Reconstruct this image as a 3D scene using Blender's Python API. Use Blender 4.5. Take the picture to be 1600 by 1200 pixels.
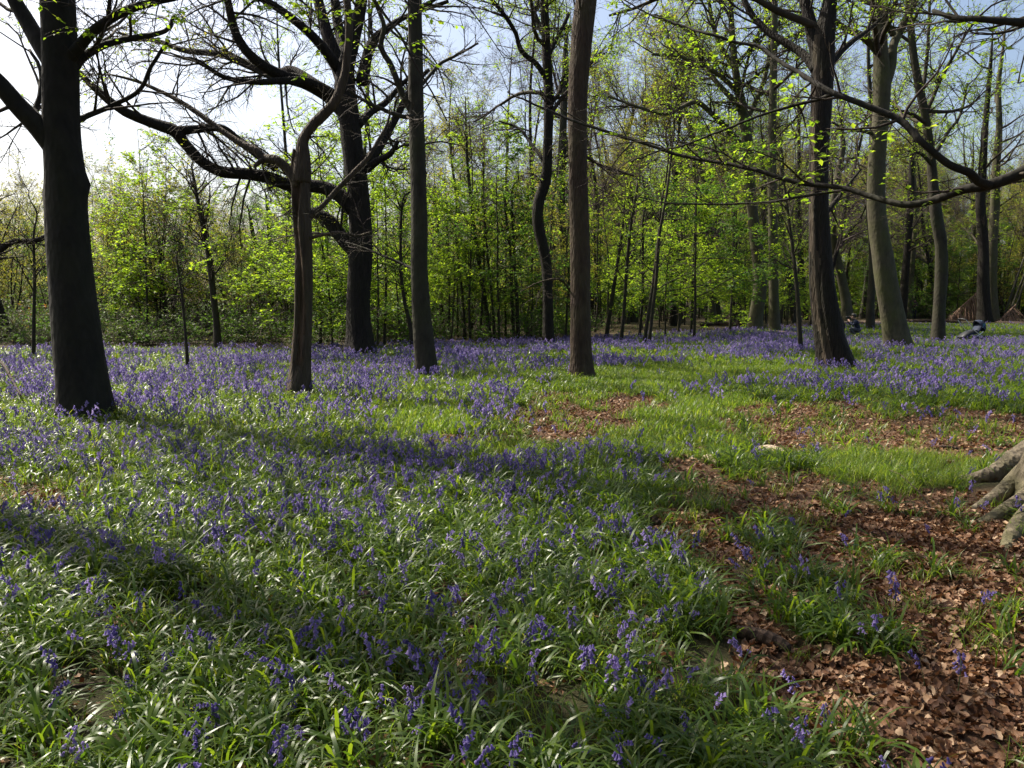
import bpy, bmesh, math, random
import numpy as np
from mathutils import Vector

# ------------------------------------------------------------------ scene, camera, light
for o in list(bpy.data.objects):
    bpy.data.objects.remove(o)
scene = bpy.context.scene
COL = scene.collection
random.seed(4)
RNG = np.random.default_rng(11)

CAM_H = 1.6
PITCH = math.radians(5.97)          # looking slightly down
FPX = 1244.4                        # focal length in photo pixels (28 mm on a 36 mm frame)
cam_d = bpy.data.cameras.new('camera')
cam_d.lens = 28.0
cam_d.sensor_width = 36.0
cam_d.clip_end = 3000
cam_d.clip_start = 0.05
cam = bpy.data.objects.new('camera', cam_d)
COL.objects.link(cam)
cam.location = (0, 0, CAM_H)
cam.rotation_euler = (math.radians(90) - PITCH, 0, 0)
scene.camera = cam

SUN_AZ = math.radians(-56)          # from the view direction, towards the left
SUN_EL = math.radians(49)
world = bpy.data.worlds.new('World')
scene.world = world
world.use_nodes = True
wn = world.node_tree
wn.nodes.clear()
sky = wn.nodes.new('ShaderNodeTexSky')
sky.sky_type = 'NISHITA'
sky.sun_disc = False
sky.sun_elevation = SUN_EL
sky.sun_rotation = SUN_AZ           # 0 = +Y, positive towards +X
sky.air_density = 1.0
sky.dust_density = 4.2
sky.ozone_density = 1.2
bg = wn.nodes.new('ShaderNodeBackground')
bg.inputs['Strength'].default_value = 0.108
wo = wn.nodes.new('ShaderNodeOutputWorld')
wn.links.new(sky.outputs[0], bg.inputs[0])
wn.links.new(bg.outputs[0], wo.inputs[0])

sun_d = bpy.data.lights.new('sun', 'SUN')
sun_d.energy = 5.0
sun_d.angle = math.radians(0.55)
sun_d.color = (1.0, 0.93, 0.80)
sun = bpy.data.objects.new('sun', sun_d)
COL.objects.link(sun)
sdir = Vector((math.sin(SUN_AZ) * math.cos(SUN_EL), math.cos(SUN_AZ) * math.cos(SUN_EL), math.sin(SUN_EL)))
sun.rotation_euler = sdir.to_track_quat('Z', 'Y').to_euler()
sun.location = (-20, 20, 40)

scene.view_settings.view_transform = 'Standard'
scene.view_settings.look = 'None'
scene.view_settings.exposure = 0.95
scene.view_settings.gamma = 1.0
scene.view_settings.use_curve_mapping = False
scene.cycles.max_bounces = 4
scene.cycles.diffuse_bounces = 2
scene.cycles.glossy_bounces = 2
scene.cycles.transmission_bounces = 3
scene.cycles.transparent_max_bounces = 4
scene.cycles.sample_clamp_indirect = 4.0
scene.cycles.use_denoising = True
scene.cycles.use_light_tree = False
scene.cycles.use_adaptive_sampling = True
scene.cycles.adaptive_threshold = 0.025

# ------------------------------------------------------------------ helpers: projection
CP, SP = math.cos(PITCH), math.sin(PITCH)

def ray(px, py):
    u = (px - 800.0) / FPX
    v = (600.0 - py) / FPX
    return np.array([u, CP + v * SP, -SP + v * CP])

def at(px, py, depth):
    """point seen in the photograph at px,py whose world distance ahead is depth"""
    r = ray(px, py)
    return np.array([0, 0, CAM_H]) + r * (depth / r[1])

def ground_at(px, py):
    r = ray(px, py)
    return np.array([0, 0, CAM_H]) + r * (CAM_H / -r[2])

def project(X, Y, Z):
    x, y, z = X, Y, Z - CAM_H
    f = y * CP - z * SP
    up = y * SP + z * CP
    f = np.where(f < 0.05, 0.05, f)
    return 800 + FPX * x / f, 600 - FPX * up / f

# ------------------------------------------------------------------ helpers: noise
def _hash(ix, iy, seed):
    h = (ix.astype(np.int64) * 374761393 + iy.astype(np.int64) * 668265263 + seed * 1274126177) & 0xFFFFFFFF
    h = ((h ^ (h >> 13)) * 1274126177) & 0xFFFFFFFF
    return ((h ^ (h >> 16)) & 0xFFFF) / 65535.0

def vnoise(x, y, seed=0):
    x = np.asarray(x, float); y = np.asarray(y, float)
    ix, iy = np.floor(x), np.floor(y)
    fx, fy = x - ix, y - iy
    fx = fx * fx * (3 - 2 * fx); fy = fy * fy * (3 - 2 * fy)
    a = _hash(ix, iy, seed); b = _hash(ix + 1, iy, seed)
    c = _hash(ix, iy + 1, seed); d = _hash(ix + 1, iy + 1, seed)
    return (a * (1 - fx) + b * fx) * (1 - fy) + (c * (1 - fx) + d * fx) * fy

def fbm(x, y, seed=0, octs=4):
    s, a, t = 0, 1.0, 0
    for k in range(octs):
        s = s + a * vnoise(np.asarray(x) * 2 ** k, np.asarray(y) * 2 ** k, seed + k * 17); t += a; a *= 0.5
    return s / t

def height(x, y):
    x = np.asarray(x, float); y = np.asarray(y, float)
    h = 0.10 * (fbm(x * 0.35, y * 0.35, 3, 3) - 0.5) + 0.05 * (fbm(x * 1.6, y * 1.6, 5, 2) - 0.5)
    far = np.clip((y - 24) / 40, 0, 1)
    h = h + far * 0.5 * (fbm(x * 0.06, y * 0.06, 9, 2) - 0.5)
    bank = np.clip((y - 25 - 0.10 * (x + 20)) / 6, 0, 1) * np.clip((-x - 3) / 6, 0, 1)
    return h + 0.25 * bank

# ------------------------------------------------------------------ helpers: materials
def nodes_of(name):
    m = bpy.data.materials.new(name)
    m.use_nodes = True
    nt = m.node_tree
    nt.nodes.clear()
    return m, nt

def N(nt, kind, **kw):
    n = nt.nodes.new(kind)
    for k, v in kw.items():
        if k in n.inputs:
            n.inputs[k].default_value = v
        else:
            setattr(n, k, v)
    return n

def ramp(nt, fac, stops):
    r = nt.nodes.new('ShaderNodeValToRGB')
    el = r.color_ramp.elements
    while len(el) > 1:
        el.remove(el[-1])
    el[0].position = stops[0][0]; el[0].color = (*stops[0][1], 1)
    for p, c in stops[1:]:
        e = el.new(p); e.color = (*c, 1)
    nt.links.new(fac, r.inputs[0])
    return r.outputs[0]

def bark(name, dark, light, moss=(0.06, 0.07, 0.02), moss_amt=0.35, zs=0.25, scale=9.0, bump=0.5, fine=1.0):
    m, nt = nodes_of(name)
    tc = N(nt, 'ShaderNodeTexCoord')
    mp = N(nt, 'ShaderNodeMapping'); mp.inputs['Scale'].default_value = (1, 1, zs)
    nt.links.new(tc.outputs['Object'], mp.inputs[0])
    n1 = N(nt, 'ShaderNodeTexNoise', Scale=scale, Detail=8.0, Roughness=0.65)
    nt.links.new(mp.outputs[0], n1.inputs[0])
    n2 = N(nt, 'ShaderNodeTexNoise', Scale=1.7, Detail=3.0)
    nt.links.new(tc.outputs['Object'], n2.inputs[0])
    c1 = ramp(nt, n1.outputs[0], [(0.28, dark), (0.72, light)])
    msk = ramp(nt, n2.outputs[0], [(0.42, (0, 0, 0)), (0.68, (moss_amt,) * 3)])
    mix = N(nt, 'ShaderNodeMix', data_type='RGBA')
    nt.links.new(msk, mix.inputs[0]); nt.links.new(c1, mix.inputs[6]); mix.inputs[7].default_value = (*moss, 1)
    v = N(nt, 'ShaderNodeTexVoronoi', Scale=scale * 2.4 * fine)
    nt.links.new(mp.outputs[0], v.inputs[0])
    add = N(nt, 'ShaderNodeMath', operation='ADD')
    nt.links.new(n1.outputs[0], add.inputs[0]); nt.links.new(v.outputs[0], add.inputs[1])
    bp = N(nt, 'ShaderNodeBump', Strength=bump, Distance=0.03)
    nt.links.new(add.outputs[0], bp.inputs['Height'])
    p = N(nt, 'ShaderNodeBsdfPrincipled', Roughness=0.85)
    p.inputs['Specular IOR Level'].default_value = 0.25
    nt.links.new(mix.outputs[2], p.inputs['Base Color']); nt.links.new(bp.outputs[0], p.inputs['Normal'])
    o = N(nt, 'ShaderNodeOutputMaterial'); nt.links.new(p.outputs[0], o.inputs[0])
    return m

def leafy(name, stops, trans, tmix=0.5, rough=0.55, spec=0.25, by='island'):
    """thin leaf: reflects, and lets light through from behind"""
    m, nt = nodes_of(name)
    if by == 'island':
        g = N(nt, 'ShaderNodeNewGeometry'); fac = g.outputs['Random Per Island']
    else:
        g = N(nt, 'ShaderNodeObjectInfo'); fac = g.outputs['Random']
    col = ramp(nt, fac, stops)
    p = N(nt, 'ShaderNodeBsdfPrincipled', Roughness=rough)
    p.inputs['Specular IOR Level'].default_value = spec
    nt.links.new(col, p.inputs['Base Color'])
    t = N(nt, 'ShaderNodeBsdfTranslucent')
    mul = N(nt, 'ShaderNodeMix', data_type='RGBA', blend_type='MULTIPLY')
    mul.inputs[0].default_value = 1.0
    nt.links.new(col, mul.inputs[6]); mul.inputs[7].default_value = (*trans, 1)
    nt.links.new(mul.outputs[2], t.inputs[0])
    mx = N(nt, 'ShaderNodeMixShader'); mx.inputs[0].default_value = tmix
    nt.links.new(p.outputs[0], mx.inputs[1]); nt.links.new(t.outputs[0], mx.inputs[2])
    o = N(nt, 'ShaderNodeOutputMaterial'); nt.links.new(mx.outputs[0], o.inputs[0])
    return m

def plain(name, c, rough=0.7, metal=0.0, var=0.35, scale=20.0):
    m, nt = nodes_of(name)
    tc = N(nt, 'ShaderNodeTexCoord')
    n = N(nt, 'ShaderNodeTexNoise', Scale=scale, Detail=4.0)
    nt.links.new(tc.outputs['Object'], n.inputs[0])
    col = ramp(nt, n.outputs[0], [(0.3, tuple(x * (1 - var) for x in c)), (0.7, tuple(min(1, x * (1 + var)) for x in c))])
    p = N(nt, 'ShaderNodeBsdfPrincipled', Roughness=rough, Metallic=metal)
    nt.links.new(col, p.inputs['Base Color'])
    o = N(nt, 'ShaderNodeOutputMaterial'); nt.links.new(p.outputs[0], o.inputs[0])
    return m

M = {}
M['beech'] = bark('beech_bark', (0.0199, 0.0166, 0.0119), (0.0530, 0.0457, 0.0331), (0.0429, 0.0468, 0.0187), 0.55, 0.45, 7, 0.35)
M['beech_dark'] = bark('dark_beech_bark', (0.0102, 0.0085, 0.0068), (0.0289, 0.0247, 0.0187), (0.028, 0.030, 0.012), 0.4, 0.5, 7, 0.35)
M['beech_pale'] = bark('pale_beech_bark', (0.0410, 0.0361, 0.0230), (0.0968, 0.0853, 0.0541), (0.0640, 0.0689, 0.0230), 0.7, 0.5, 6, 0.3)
M['beech_root'] = bark('root_bark', (0.055, 0.043, 0.028), (0.20, 0.165, 0.115), (0.085, 0.085, 0.028), 0.75, 0.6, 9, 0.9)
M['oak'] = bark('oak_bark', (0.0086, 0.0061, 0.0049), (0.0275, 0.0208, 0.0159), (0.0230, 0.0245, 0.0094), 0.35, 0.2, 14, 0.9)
M['cherry'] = bark('brown_bark', (0.0259, 0.0158, 0.0108), (0.0756, 0.0504, 0.0338), (0.0800, 0.0720, 0.0320), 0.4, 0.25, 12, 0.7)
M['dead'] = bark('dead_wood_bark', (0.0302, 0.0216, 0.0158), (0.0972, 0.0720, 0.0504), (0.0800, 0.0760, 0.0400), 0.3, 0.12, 16, 0.8)
M['heart'] = bark('heartwood', (0.018, 0.011, 0.007), (0.105, 0.068, 0.042), (0.16, 0.11, 0.07), 0.4, 0.06, 22, 1.0)
M['pole'] = bark('sapling_bark', (0.0149, 0.0121, 0.0087), (0.0506, 0.0405, 0.0284), (0.0525, 0.0600, 0.0225), 0.45, 0.3, 12, 0.4)
M['twig'] = bark('twig_bark', (0.020, 0.014, 0.011), (0.060, 0.043, 0.035), (0.08, 0.085, 0.03), 0.3, 0.6, 6, 0.2)
M['fartwig'] = bark('purple_twig_bark', (0.06, 0.042, 0.040), (0.14, 0.105, 0.098), (0.11, 0.10, 0.06), 0.3, 0.6, 3, 0.1)
M['leaf'] = leafy('fresh_beech_leaf', [(0.0, (0.075, 0.130, 0.012)), (0.5, (0.115, 0.185, 0.018)), (1.0, (0.17, 0.22, 0.025))], (3.0, 2.9, 1.4), 0.58)
M['leaf_yellow'] = leafy('young_oak_leaf', [(0.0, (0.12, 0.14, 0.018)), (0.6, (0.17, 0.185, 0.03)), (1.0, (0.21, 0.16, 0.04))], (2.3, 2.3, 1.4), 0.55)
M['leaf_dark'] = leafy('hazel_leaf', [(0.0, (0.04, 0.085, 0.012)), (0.6, (0.06, 0.12, 0.016)), (1.0, (0.09, 0.14, 0.02))], (2.0, 2.1, 1.4), 0.45)
M['leaf_orange'] = leafy('orange_leaf', [(0.0, (0.30, 0.12, 0.015)), (1.0, (0.42, 0.20, 0.03))], (1.3, 1.2, 1.0), 0.45)
M['bramble'] = leafy('bramble_leaf', [(0.0, (0.045, 0.075, 0.014)), (0.7, (0.075, 0.12, 0.02)), (1.0, (0.12, 0.09, 0.035))], (1.8, 1.9, 1.3), 0.4)
M['blade'] = leafy('bluebell_leaf', [(0.0, (0.028, 0.062, 0.007)), (0.45, (0.050, 0.092, 0.009)), (0.9, (0.085, 0.130, 0.013)), (1.0, (0.14, 0.14, 0.035))], (3.0, 2.7, 1.2), 0.48, 0.38, 0.42)
M['grass'] = leafy('meadow_grass', [(0.0, (0.055, 0.110, 0.010)), (0.6, (0.095, 0.16, 0.014)), (1.0, (0.17, 0.20, 0.04))], (2.5, 2.3, 1.2), 0.5, 0.4, 0.4)
M['bell'] = leafy('bluebell_petal', [(0.0, (0.095, 0.072, 0.235)), (0.5, (0.16, 0.122, 0.32)), (1.0, (0.30, 0.235, 0.45))], (1.4, 1.3, 1.5), 0.4, 0.55, 0.25, by='obj')
M['stem'] = leafy('bluebell_stem', [(0.0, (0.05, 0.06, 0.03)), (1.0, (0.06, 0.09, 0.03))], (1.2, 1.2, 1), 0.2)
M['litter'] = leafy('dead_leaf', [(0.0, (0.046, 0.020, 0.010)), (0.35, (0.105, 0.048, 0.023)), (0.7, (0.20, 0.105, 0.055)), (0.9, (0.32, 0.20, 0.115)), (1.0, (0.48, 0.35, 0.23))], (1.1, 0.9, 0.7), 0.22, 0.6, 0.25, by='obj')
M['twiglog'] = bark('fallen_wood', (0.10, 0.07, 0.05), (0.30, 0.22, 0.16), (0.12, 0.10, 0.06), 0.3, 0.3, 14, 0.6)
M['palewood'] = bark('bleached_wood', (0.22, 0.16, 0.11), (0.50, 0.40, 0.30), (0.2, 0.16, 0.1), 0.3, 0.3, 14, 0.5)
M['darklog'] = bark('rotten_wood', (0.018, 0.011, 0.008), (0.07, 0.042, 0.030), (0.05, 0.04, 0.02), 0.3, 0.3, 14, 0.9)
M['denstick'] = bark('den_stick', (0.08, 0.045, 0.03), (0.24, 0.15, 0.10), (0.12, 0.08, 0.05), 0.3, 0.4, 5, 0.3)

def ground_material():
    m, nt = nodes_of('woodland_soil')
    tc = N(nt, 'ShaderNodeTexCoord')
    n1 = N(nt, 'ShaderNodeTexNoise', Scale=22.0, Detail=8.0, Roughness=0.7)
    n2 = N(nt, 'ShaderNodeTexVoronoi', Scale=26.0)
    n3 = N(nt, 'ShaderNodeTexNoise', Scale=0.9, Detail=4.0)
    for n in (n1, n2, n3):
        nt.links.new(tc.outputs['Object'], n.inputs[0])
    c1 = ramp(nt, n1.outputs[0], [(0.3, (0.030, 0.018, 0.011)), (0.55, (0.085, 0.050, 0.030)), (0.75, (0.17, 0.105, 0.065))])
    c2 = ramp(nt, n2.outputs['Color'], [(0.0, (0.05, 0.026, 0.015)), (0.5, (0.13, 0.075, 0.042)), (1.0, (0.24, 0.15, 0.09))])
    mx = N(nt, 'ShaderNodeMix', data_type='RGBA'); mx.inputs[0].default_value = 0.5
    nt.links.new(c1, mx.inputs[6]); nt.links.new(c2, mx.inputs[7])
    gm = N(nt, 'ShaderNodeAttribute', attribute_name='green')
    gn = ramp(nt, n1.outputs[0], [(0.3, (0.012, 0.014, 0.006)), (0.7, (0.032, 0.040, 0.013))])
    mx2 = N(nt, 'ShaderNodeMix', data_type='RGBA')
    nt.links.new(gm.outputs['Fac'], mx2.inputs[0]); nt.links.new(mx.outputs[2], mx2.inputs[6]); nt.links.new(gn, mx2.inputs[7])
    bp = N(nt, 'ShaderNodeBump', Strength=0.8, Distance=0.04)
    nt.links.new(n1.outputs[0], bp.inputs['Height'])
    p = N(nt, 'ShaderNodeBsdfPrincipled', Roughness=0.9)
    p.inputs['Specular IOR Level'].default_value = 0.15
    nt.links.new(mx2.outputs[2], p.inputs['Base Color']); nt.links.new(bp.outputs[0], p.inputs['Normal'])
    o = N(nt, 'ShaderNodeOutputMaterial'); nt.links.new(p.outputs[0], o.inputs[0])
    return m
M['ground'] = ground_material()
M['field'] = plain('field_grass', (0.07, 0.11, 0.03), 0.9, 0, 0.25, 0.4)

# ------------------------------------------------------------------ helpers: meshes
def mesh_np(name, V, F, mats, smooth=True, mi=None):
    """V (n,3); F = list of int arrays, each (m,3) or (m,4)"""
    me = bpy.data.meshes.new(name)
    V = np.asarray(V, np.float32)
    me.vertices.add(len(V)); me.vertices.foreach_set('co', V.ravel())
    F = [np.asarray(f, np.int32) for f in F if len(f)]
    nl = sum(f.size for f in F); npoly = sum(len(f) for f in F)
    me.loops.add(nl); me.polygons.add(npoly)
    me.loops.foreach_set('vertex_index', np.concatenate([f.ravel() for f in F]))
    tot = np.concatenate([np.full(len(f), f.shape[1], np.int32) for f in F])
    st = np.concatenate([[0], np.cumsum(tot)[:-1]]).astype(np.int32)
    me.polygons.foreach_set('loop_start', st)
    if smooth:
        me.polygons.foreach_set('use_smooth', np.ones(npoly, bool))
    for m in (mats if isinstance(mats, (list, tuple)) else [mats]):
        me.materials.append(m)
    if mi is not None:
        me.polygons.foreach_set('material_index', np.asarray(mi, np.int32))
    me.update(calc_edges=True)
    return me

def obj(name, me, parent=None, loc=None):
    o = bpy.data.objects.new(name, me)
    COL.objects.link(o)
    if parent is not None:
        o.parent = parent
    if loc is not None:
        o.location = loc
    return o

def tag(o, label=None, cat=None, group=None, kind=None):
    if label: o['label'] = label
    if cat: o['category'] = cat
    if group: o['group'] = group
    if kind: o['kind'] = kind
    return o

def thing(name, loc, label, cat, group=None):
    o = bpy.data.objects.new(name, None)
    o.empty_display_size = 0.2
    COL.objects.link(o)
    o.location = tuple(float(v) for v in loc)
    return tag(o, label, cat, group)

def norm(v):
    return v / np.maximum(np.linalg.norm(v, axis=-1, keepdims=True), 1e-9)

def tubes(P, R, sides):
    """P (n,s,3), R (n,s): many tubes of equal ring count, tip closed to a point by a tiny radius"""
    n, s, _ = P.shape
    D = np.empty_like(P)
    D[:, 1:-1] = P[:, 2:] - P[:, :-2]
    D[:, 0] = P[:, 1] - P[:, 0]; D[:, -1] = P[:, -1] - P[:, -2]
    D = norm(D)
    ref = np.where(np.abs(D[:, :1, 2:3]) > 0.8, np.array([1.0, 0, 0]), np.array([0, 0, 1.0]))
    ref = np.broadcast_to(ref, P.shape)
    e1 = norm(ref - (ref * D).sum(-1, keepdims=True) * D)
    e2 = np.cross(D, e1)
    a = np.arange(sides) * 2 * math.pi / sides
    ring = np.cos(a)[None, None, :, None] * e1[:, :, None] + np.sin(a)[None, None, :, None] * e2[:, :, None]
    V = P[:, :, None] + ring * R[:, :, None, None]
    idx = np.arange(n * s * sides).reshape(n, s, sides)
    A = idx[:, :-1]; B = np.roll(idx, -1, 2)[:, :-1]; C = np.roll(idx, -1, 2)[:, 1:]; Dd = idx[:, 1:]
    F = np.stack([A, B, C, Dd], -1).reshape(-1, 4)
    return V.reshape(-1, 3), F

def merge(parts):
    Vs, F4, F3, off = [], [], [], 0
    for V, F in parts:
        Vs.append(V)
        (F4 if F.shape[1] == 4 else F3).append(F + off)
        off += len(V)
    return np.concatenate(Vs), ([np.concatenate(F4)] if F4 else []) + ([np.concatenate(F3)] if F3 else [])

def catmull(P, n):
    P = np.asarray(P, float)
    if len(P) < 3:
        t = np.linspace(0, 1, n)[:, None]
        return P[0] * (1 - t) + P[-1] * t
    Q = np.vstack([2 * P[0] - P[1], P, 2 * P[-1] - P[-2]])
    seg = np.linalg.norm(np.diff(P[:, :3], axis=0), axis=1) + 1e-6
    cum = np.concatenate([[0], np.cumsum(seg)]); t = np.linspace(0, cum[-1], n)
    i = np.clip(np.searchsorted(cum, t, side='right') - 1, 0, len(P) - 2)
    u = ((t - cum[i]) / seg[i])[:, None]
    p0, p1, p2, p3 = Q[i], Q[i + 1], Q[i + 2], Q[i + 3]
    return 0.5 * (2 * p1 + (p2 - p0) * u + (2 * p0 - 5 * p1 + 4 * p2 - p3) * u ** 2 + (3 * p1 - p0 - 3 * p2 + p3) * u ** 3)

def loft(path, rad, sides, radial=None, cap=False):
    """one tube with a radial shape function radial(theta, z_above_base, s) -> factor"""
    P = np.asarray(path, float); n = len(P)
    D = np.gradient(P, axis=0); D = norm(D)
    vert = abs(D[:, 2]).mean() > 0.6
    ref = np.broadcast_to(np.array([1.0, 0, 0]) if vert else np.array([0, 0, 1.0]), P.shape)
    e1 = norm(ref - (ref * D).sum(-1, keepdims=True) * D)
    e2 = np.cross(D, e1)
    a = np.arange(sides) * 2 * math.pi / sides
    r = np.asarray(rad)[:, None] * np.ones((1, sides))
    if radial is not None:
        s = np.linspace(0, 1, n)
        r = r * radial(a[None, :] + 0 * r, (P[:, 2] - P[0, 2])[:, None] + 0 * r, s[:, None] + 0 * r)
    V = P[:, None] + r[..., None] * (np.cos(a)[None, :, None] * e1[:, None] + np.sin(a)[None, :, None] * e2[:, None])
    idx = np.arange(n * sides).reshape(n, sides)
    F = np.stack([idx[:-1], np.roll(idx, -1, 1)[:-1], np.roll(idx, -1, 1)[1:], idx[1:]], -1).reshape(-1, 4)
    V = V.reshape(-1, 3)
    if cap:
        V = np.vstack([V, P[-1:] + D[-1:] * rad[-1] * 0.3, P[:1] - D[:1] * rad[0] * 0.3])
        k = len(V) - 2
        top = idx[-1]; bot = idx[0]
        F2 = np.stack([top, np.roll(top, -1), np.full(sides, k)], -1)
        F3 = np.stack([np.roll(bot, -1), bot, np.full(sides, k + 1)], -1)
        return V, [F, np.vstack([F2, F3])]
    return V, [F]

# ------------------------------------------------------------------ branching
def grow(p, d, ln, r0, tip, nseg, wander, up, rng):
    n = len(p)
    P = np.empty((n, nseg + 1, 3)); P[:, 0] = p
    d = norm(d.copy())
    step = (np.asarray(ln) / nseg).reshape(-1, 1)
    for k in range(nseg):
        d = d + rng.normal(0, wander, (n, 3)); d[:, 2] += up
        d = norm(d)
        P[:, k + 1] = P[:, k] + d * step
    t = np.linspace(0, 1, nseg + 1)[None]
    R = np.asarray(r0).reshape(-1, 1) * (1 - t * (1 - tip))
    return P, R

def sprout(P, R, n_each, tmin, tmax, rng):
    n, s, _ = P.shape
    idx = np.repeat(np.arange(n), n_each)
    t = rng.uniform(tmin, tmax, len(idx)) * (s - 1)
    i = np.minimum(t.astype(int), s - 2); u = (t - i)
    pos = P[idx, i] * (1 - u)[:, None] + P[idx, i + 1] * u[:, None]
    d = norm(P[idx, i + 1] - P[idx, i])
    r = R[idx, i] * (1 - u) + R[idx, i + 1] * u
    return pos, d, r, t / (s - 1)

def fork(d, ang, flat, rng):
    a = rng.normal(0, 1, d.shape); a[:, 2] *= flat
    perp = norm(a - (a * d).sum(-1, keepdims=True) * d)
    ang = np.asarray(ang).reshape(-1, 1)
    return norm(np.cos(ang) * d + np.sin(ang) * perp)

def leaves(P, R, n_each, tmin, size, rng, flat=0.35, droop=0.15):
    """leaf blades set alternately along twigs, lying in roughly level sprays"""
    pos, d, r, t = sprout(P, R, n_each, tmin, 1.0, rng)
    n = len(pos)
    side = norm(np.cross(d, np.array([0, 0, 1.0])) + rng.normal(0, 0.15, (n, 3))) * rng.choice([-1, 1], n)[:, None]
    ax = norm(d * rng.uniform(0.3, 0.9, (n, 1)) + side + rng.normal(0, 0.25, (n, 3)) - np.array([0, 0, droop]))
    nr = norm(np.array([0, 0, 1.0]) + rng.normal(0, flat, (n, 3)))
    nr = norm(nr - (nr * ax).sum(-1, keepdims=True) * ax)
    w = np.cross(nr, ax)
    L = (size * rng.uniform(0.6, 1.25, n))[:, None]
    b = pos + ax * L * 0.08
    m = b + ax * L * 0.45 
    V = np.stack([b, m + w * L * 0.32 + nr * L * 0.07, b + ax * L - nr * L * 0.06, m - w * L * 0.32 + nr * L * 0.07], 1).reshape(-1, 3)
    i = np.arange(n)[:, None] * 4
    F = np.concatenate([i + np.array([[0, 1, 2]]), i + np.array([[0, 2, 3]])])
    return V, F

def tree_crown(src, rng, a_n, a_len, b_n, b_len, c_n, c_len, leaf_n, leaf_size, a_r=0.02, a_up=0.03, ang=0.9, flat=0.7,
               leaf_tmin=0.15, leaf_flat=0.35, wander=0.12, b_r=0.009, c_r=0.005, segs=(6, 3, 2)):
    """src: list of (pos, dir, rad) samples on the limbs; returns twigs (V,F) and leaves (V,F) or None"""
    pos, d, r = src
    n = len(pos)
    if n == 0:
        return None, None
    ln = a_len * rng.uniform(0.5, 1.2, n)
    PA, RA = grow(pos, fork(d, rng.normal(ang, 0.25, n), flat, rng), ln, np.clip(r * 0.55, a_r * 0.5, a_r * 1.6), 0.35, segs[0], wander, a_up, rng)
    parts = [tubes(PA, RA, 5)]
    p, dd, rr, t = sprout(PA, RA, b_n, 0.12, 1.0, rng)
    PB, RB = grow(p, fork(dd, rng.normal(0.8, 0.2, len(p)), flat, rng), b_len * rng.uniform(0.4, 1.15, len(p)) * (1.1 - 0.5 * t), np.clip(rr * 0.6, b_r * 0.5, b_r), 0.5, segs[1], wander * 1.1, a_up * 0.8, rng)
    parts.append(tubes(PB, RB, 3))
    last = (PB, RB)
    if c_n:
        p, dd, rr, t = sprout(PB, RB, c_n, 0.1, 1.0, rng)
        PC, RC = grow(p, fork(dd, rng.normal(0.75, 0.2, len(p)), flat, rng), c_len * rng.uniform(0.4, 1.2, len(p)), np.clip(rr * 0.7, c_r * 0.5, c_r), 0.6, segs[2], wander * 1.2, a_up * 0.5, rng)
        parts.append(tubes(PC, RC, 3))
        last = (PC, RC)
    tw = merge(parts)
    lf = None
    if leaf_n > 0:
        if leaf_n < 1:
            k = max(1, int(len(last[0]) * leaf_n)); # leaf-bearing twigs come in neighbouring clusters
            key = fbm(last[0][:, 0, 0] * 0.7 + last[0][:, 0, 2] * 0.9, last[0][:, 0, 1] * 0.7, 5, 2)
            sel = np.argsort(key)[:k]
            lf = leaves(last[0][sel], last[1][sel], 4, leaf_tmin, leaf_size, rng, leaf_flat)
        else:
            lf = leaves(last[0], last[1], int(leaf_n), leaf_tmin, leaf_size, rng, leaf_flat)
    return tw, lf

# ------------------------------------------------------------------ what grows where (map of the floor, read off the ground once)
def inpoly(px, py, poly):
    c = np.zeros(px.shape, bool)
    n = len(poly)
    for i in range(n):
        x1, y1 = poly[i]; x2, y2 = poly[(i + 1) % n]
        if y1 == y2:
            continue
        cr = ((y1 > py) != (y2 > py)) & (px < (x2 - x1) * (py - y1) / (y2 - y1) + x1)
        c ^= cr
    return c

LITTER = [
    [(780, 640), (860, 616), (1020, 612), (1090, 628), (980, 660), (920, 700), (760, 704)],
    [(1070, 664), (1200, 628), (1420, 644), (1640, 648), (1640, 732), (1480, 726), (1290, 702), (1180, 690)],
    [(1020, 720), (1130, 712), (1240, 718), (1330, 752), (1480, 766), (1620, 800), (1620, 850), (1520, 880), (1440, 862), (1330, 850), (1220, 815), (1130, 790), (1040, 765)],
    [(1015, 800), (1060, 770), (1140, 800), (1160, 850), (1100, 880), (1160, 930), (1240, 1010), (1180, 1030), (1090, 960), (1040, 900)],
    [(1330, 905), (1440, 860), (1620, 880), (1620, 945), (1470, 960), (1380, 945)],
    [(1170, 1040), (1300, 1000), (1480, 1010), (1620, 1020), (1620, 1260), (1330, 1260), (1240, 1120)],
    [(-60, 752), (90, 735), (185, 752), (140, 800), (60, 815), (-60, 800)],
    [(160, 712), (235, 705), (230, 722), (170, 728)],
    [(690, 676), (820, 672), (790, 700), (710, 705)],
]
LAWN = [
    [(920, 662), (1000, 640), (1170, 636), (1205, 655), (1190, 690), (1060, 712), (870, 735), (720, 720), (850, 690)],
    [(900, 588), (1060, 572), (1260, 572), (1280, 590), (1120, 604), (960, 620), (880, 612)],
    [(1270, 700), (1330, 690), (1500, 722), (1560, 745), (1500, 772), (1370, 762), (1290, 735)],
    [(560, 668), (700, 640), (760, 660), (700, 690), (600, 690)],
    [(90, 760), (180, 728), (230, 745), (160, 775)],
]
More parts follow.
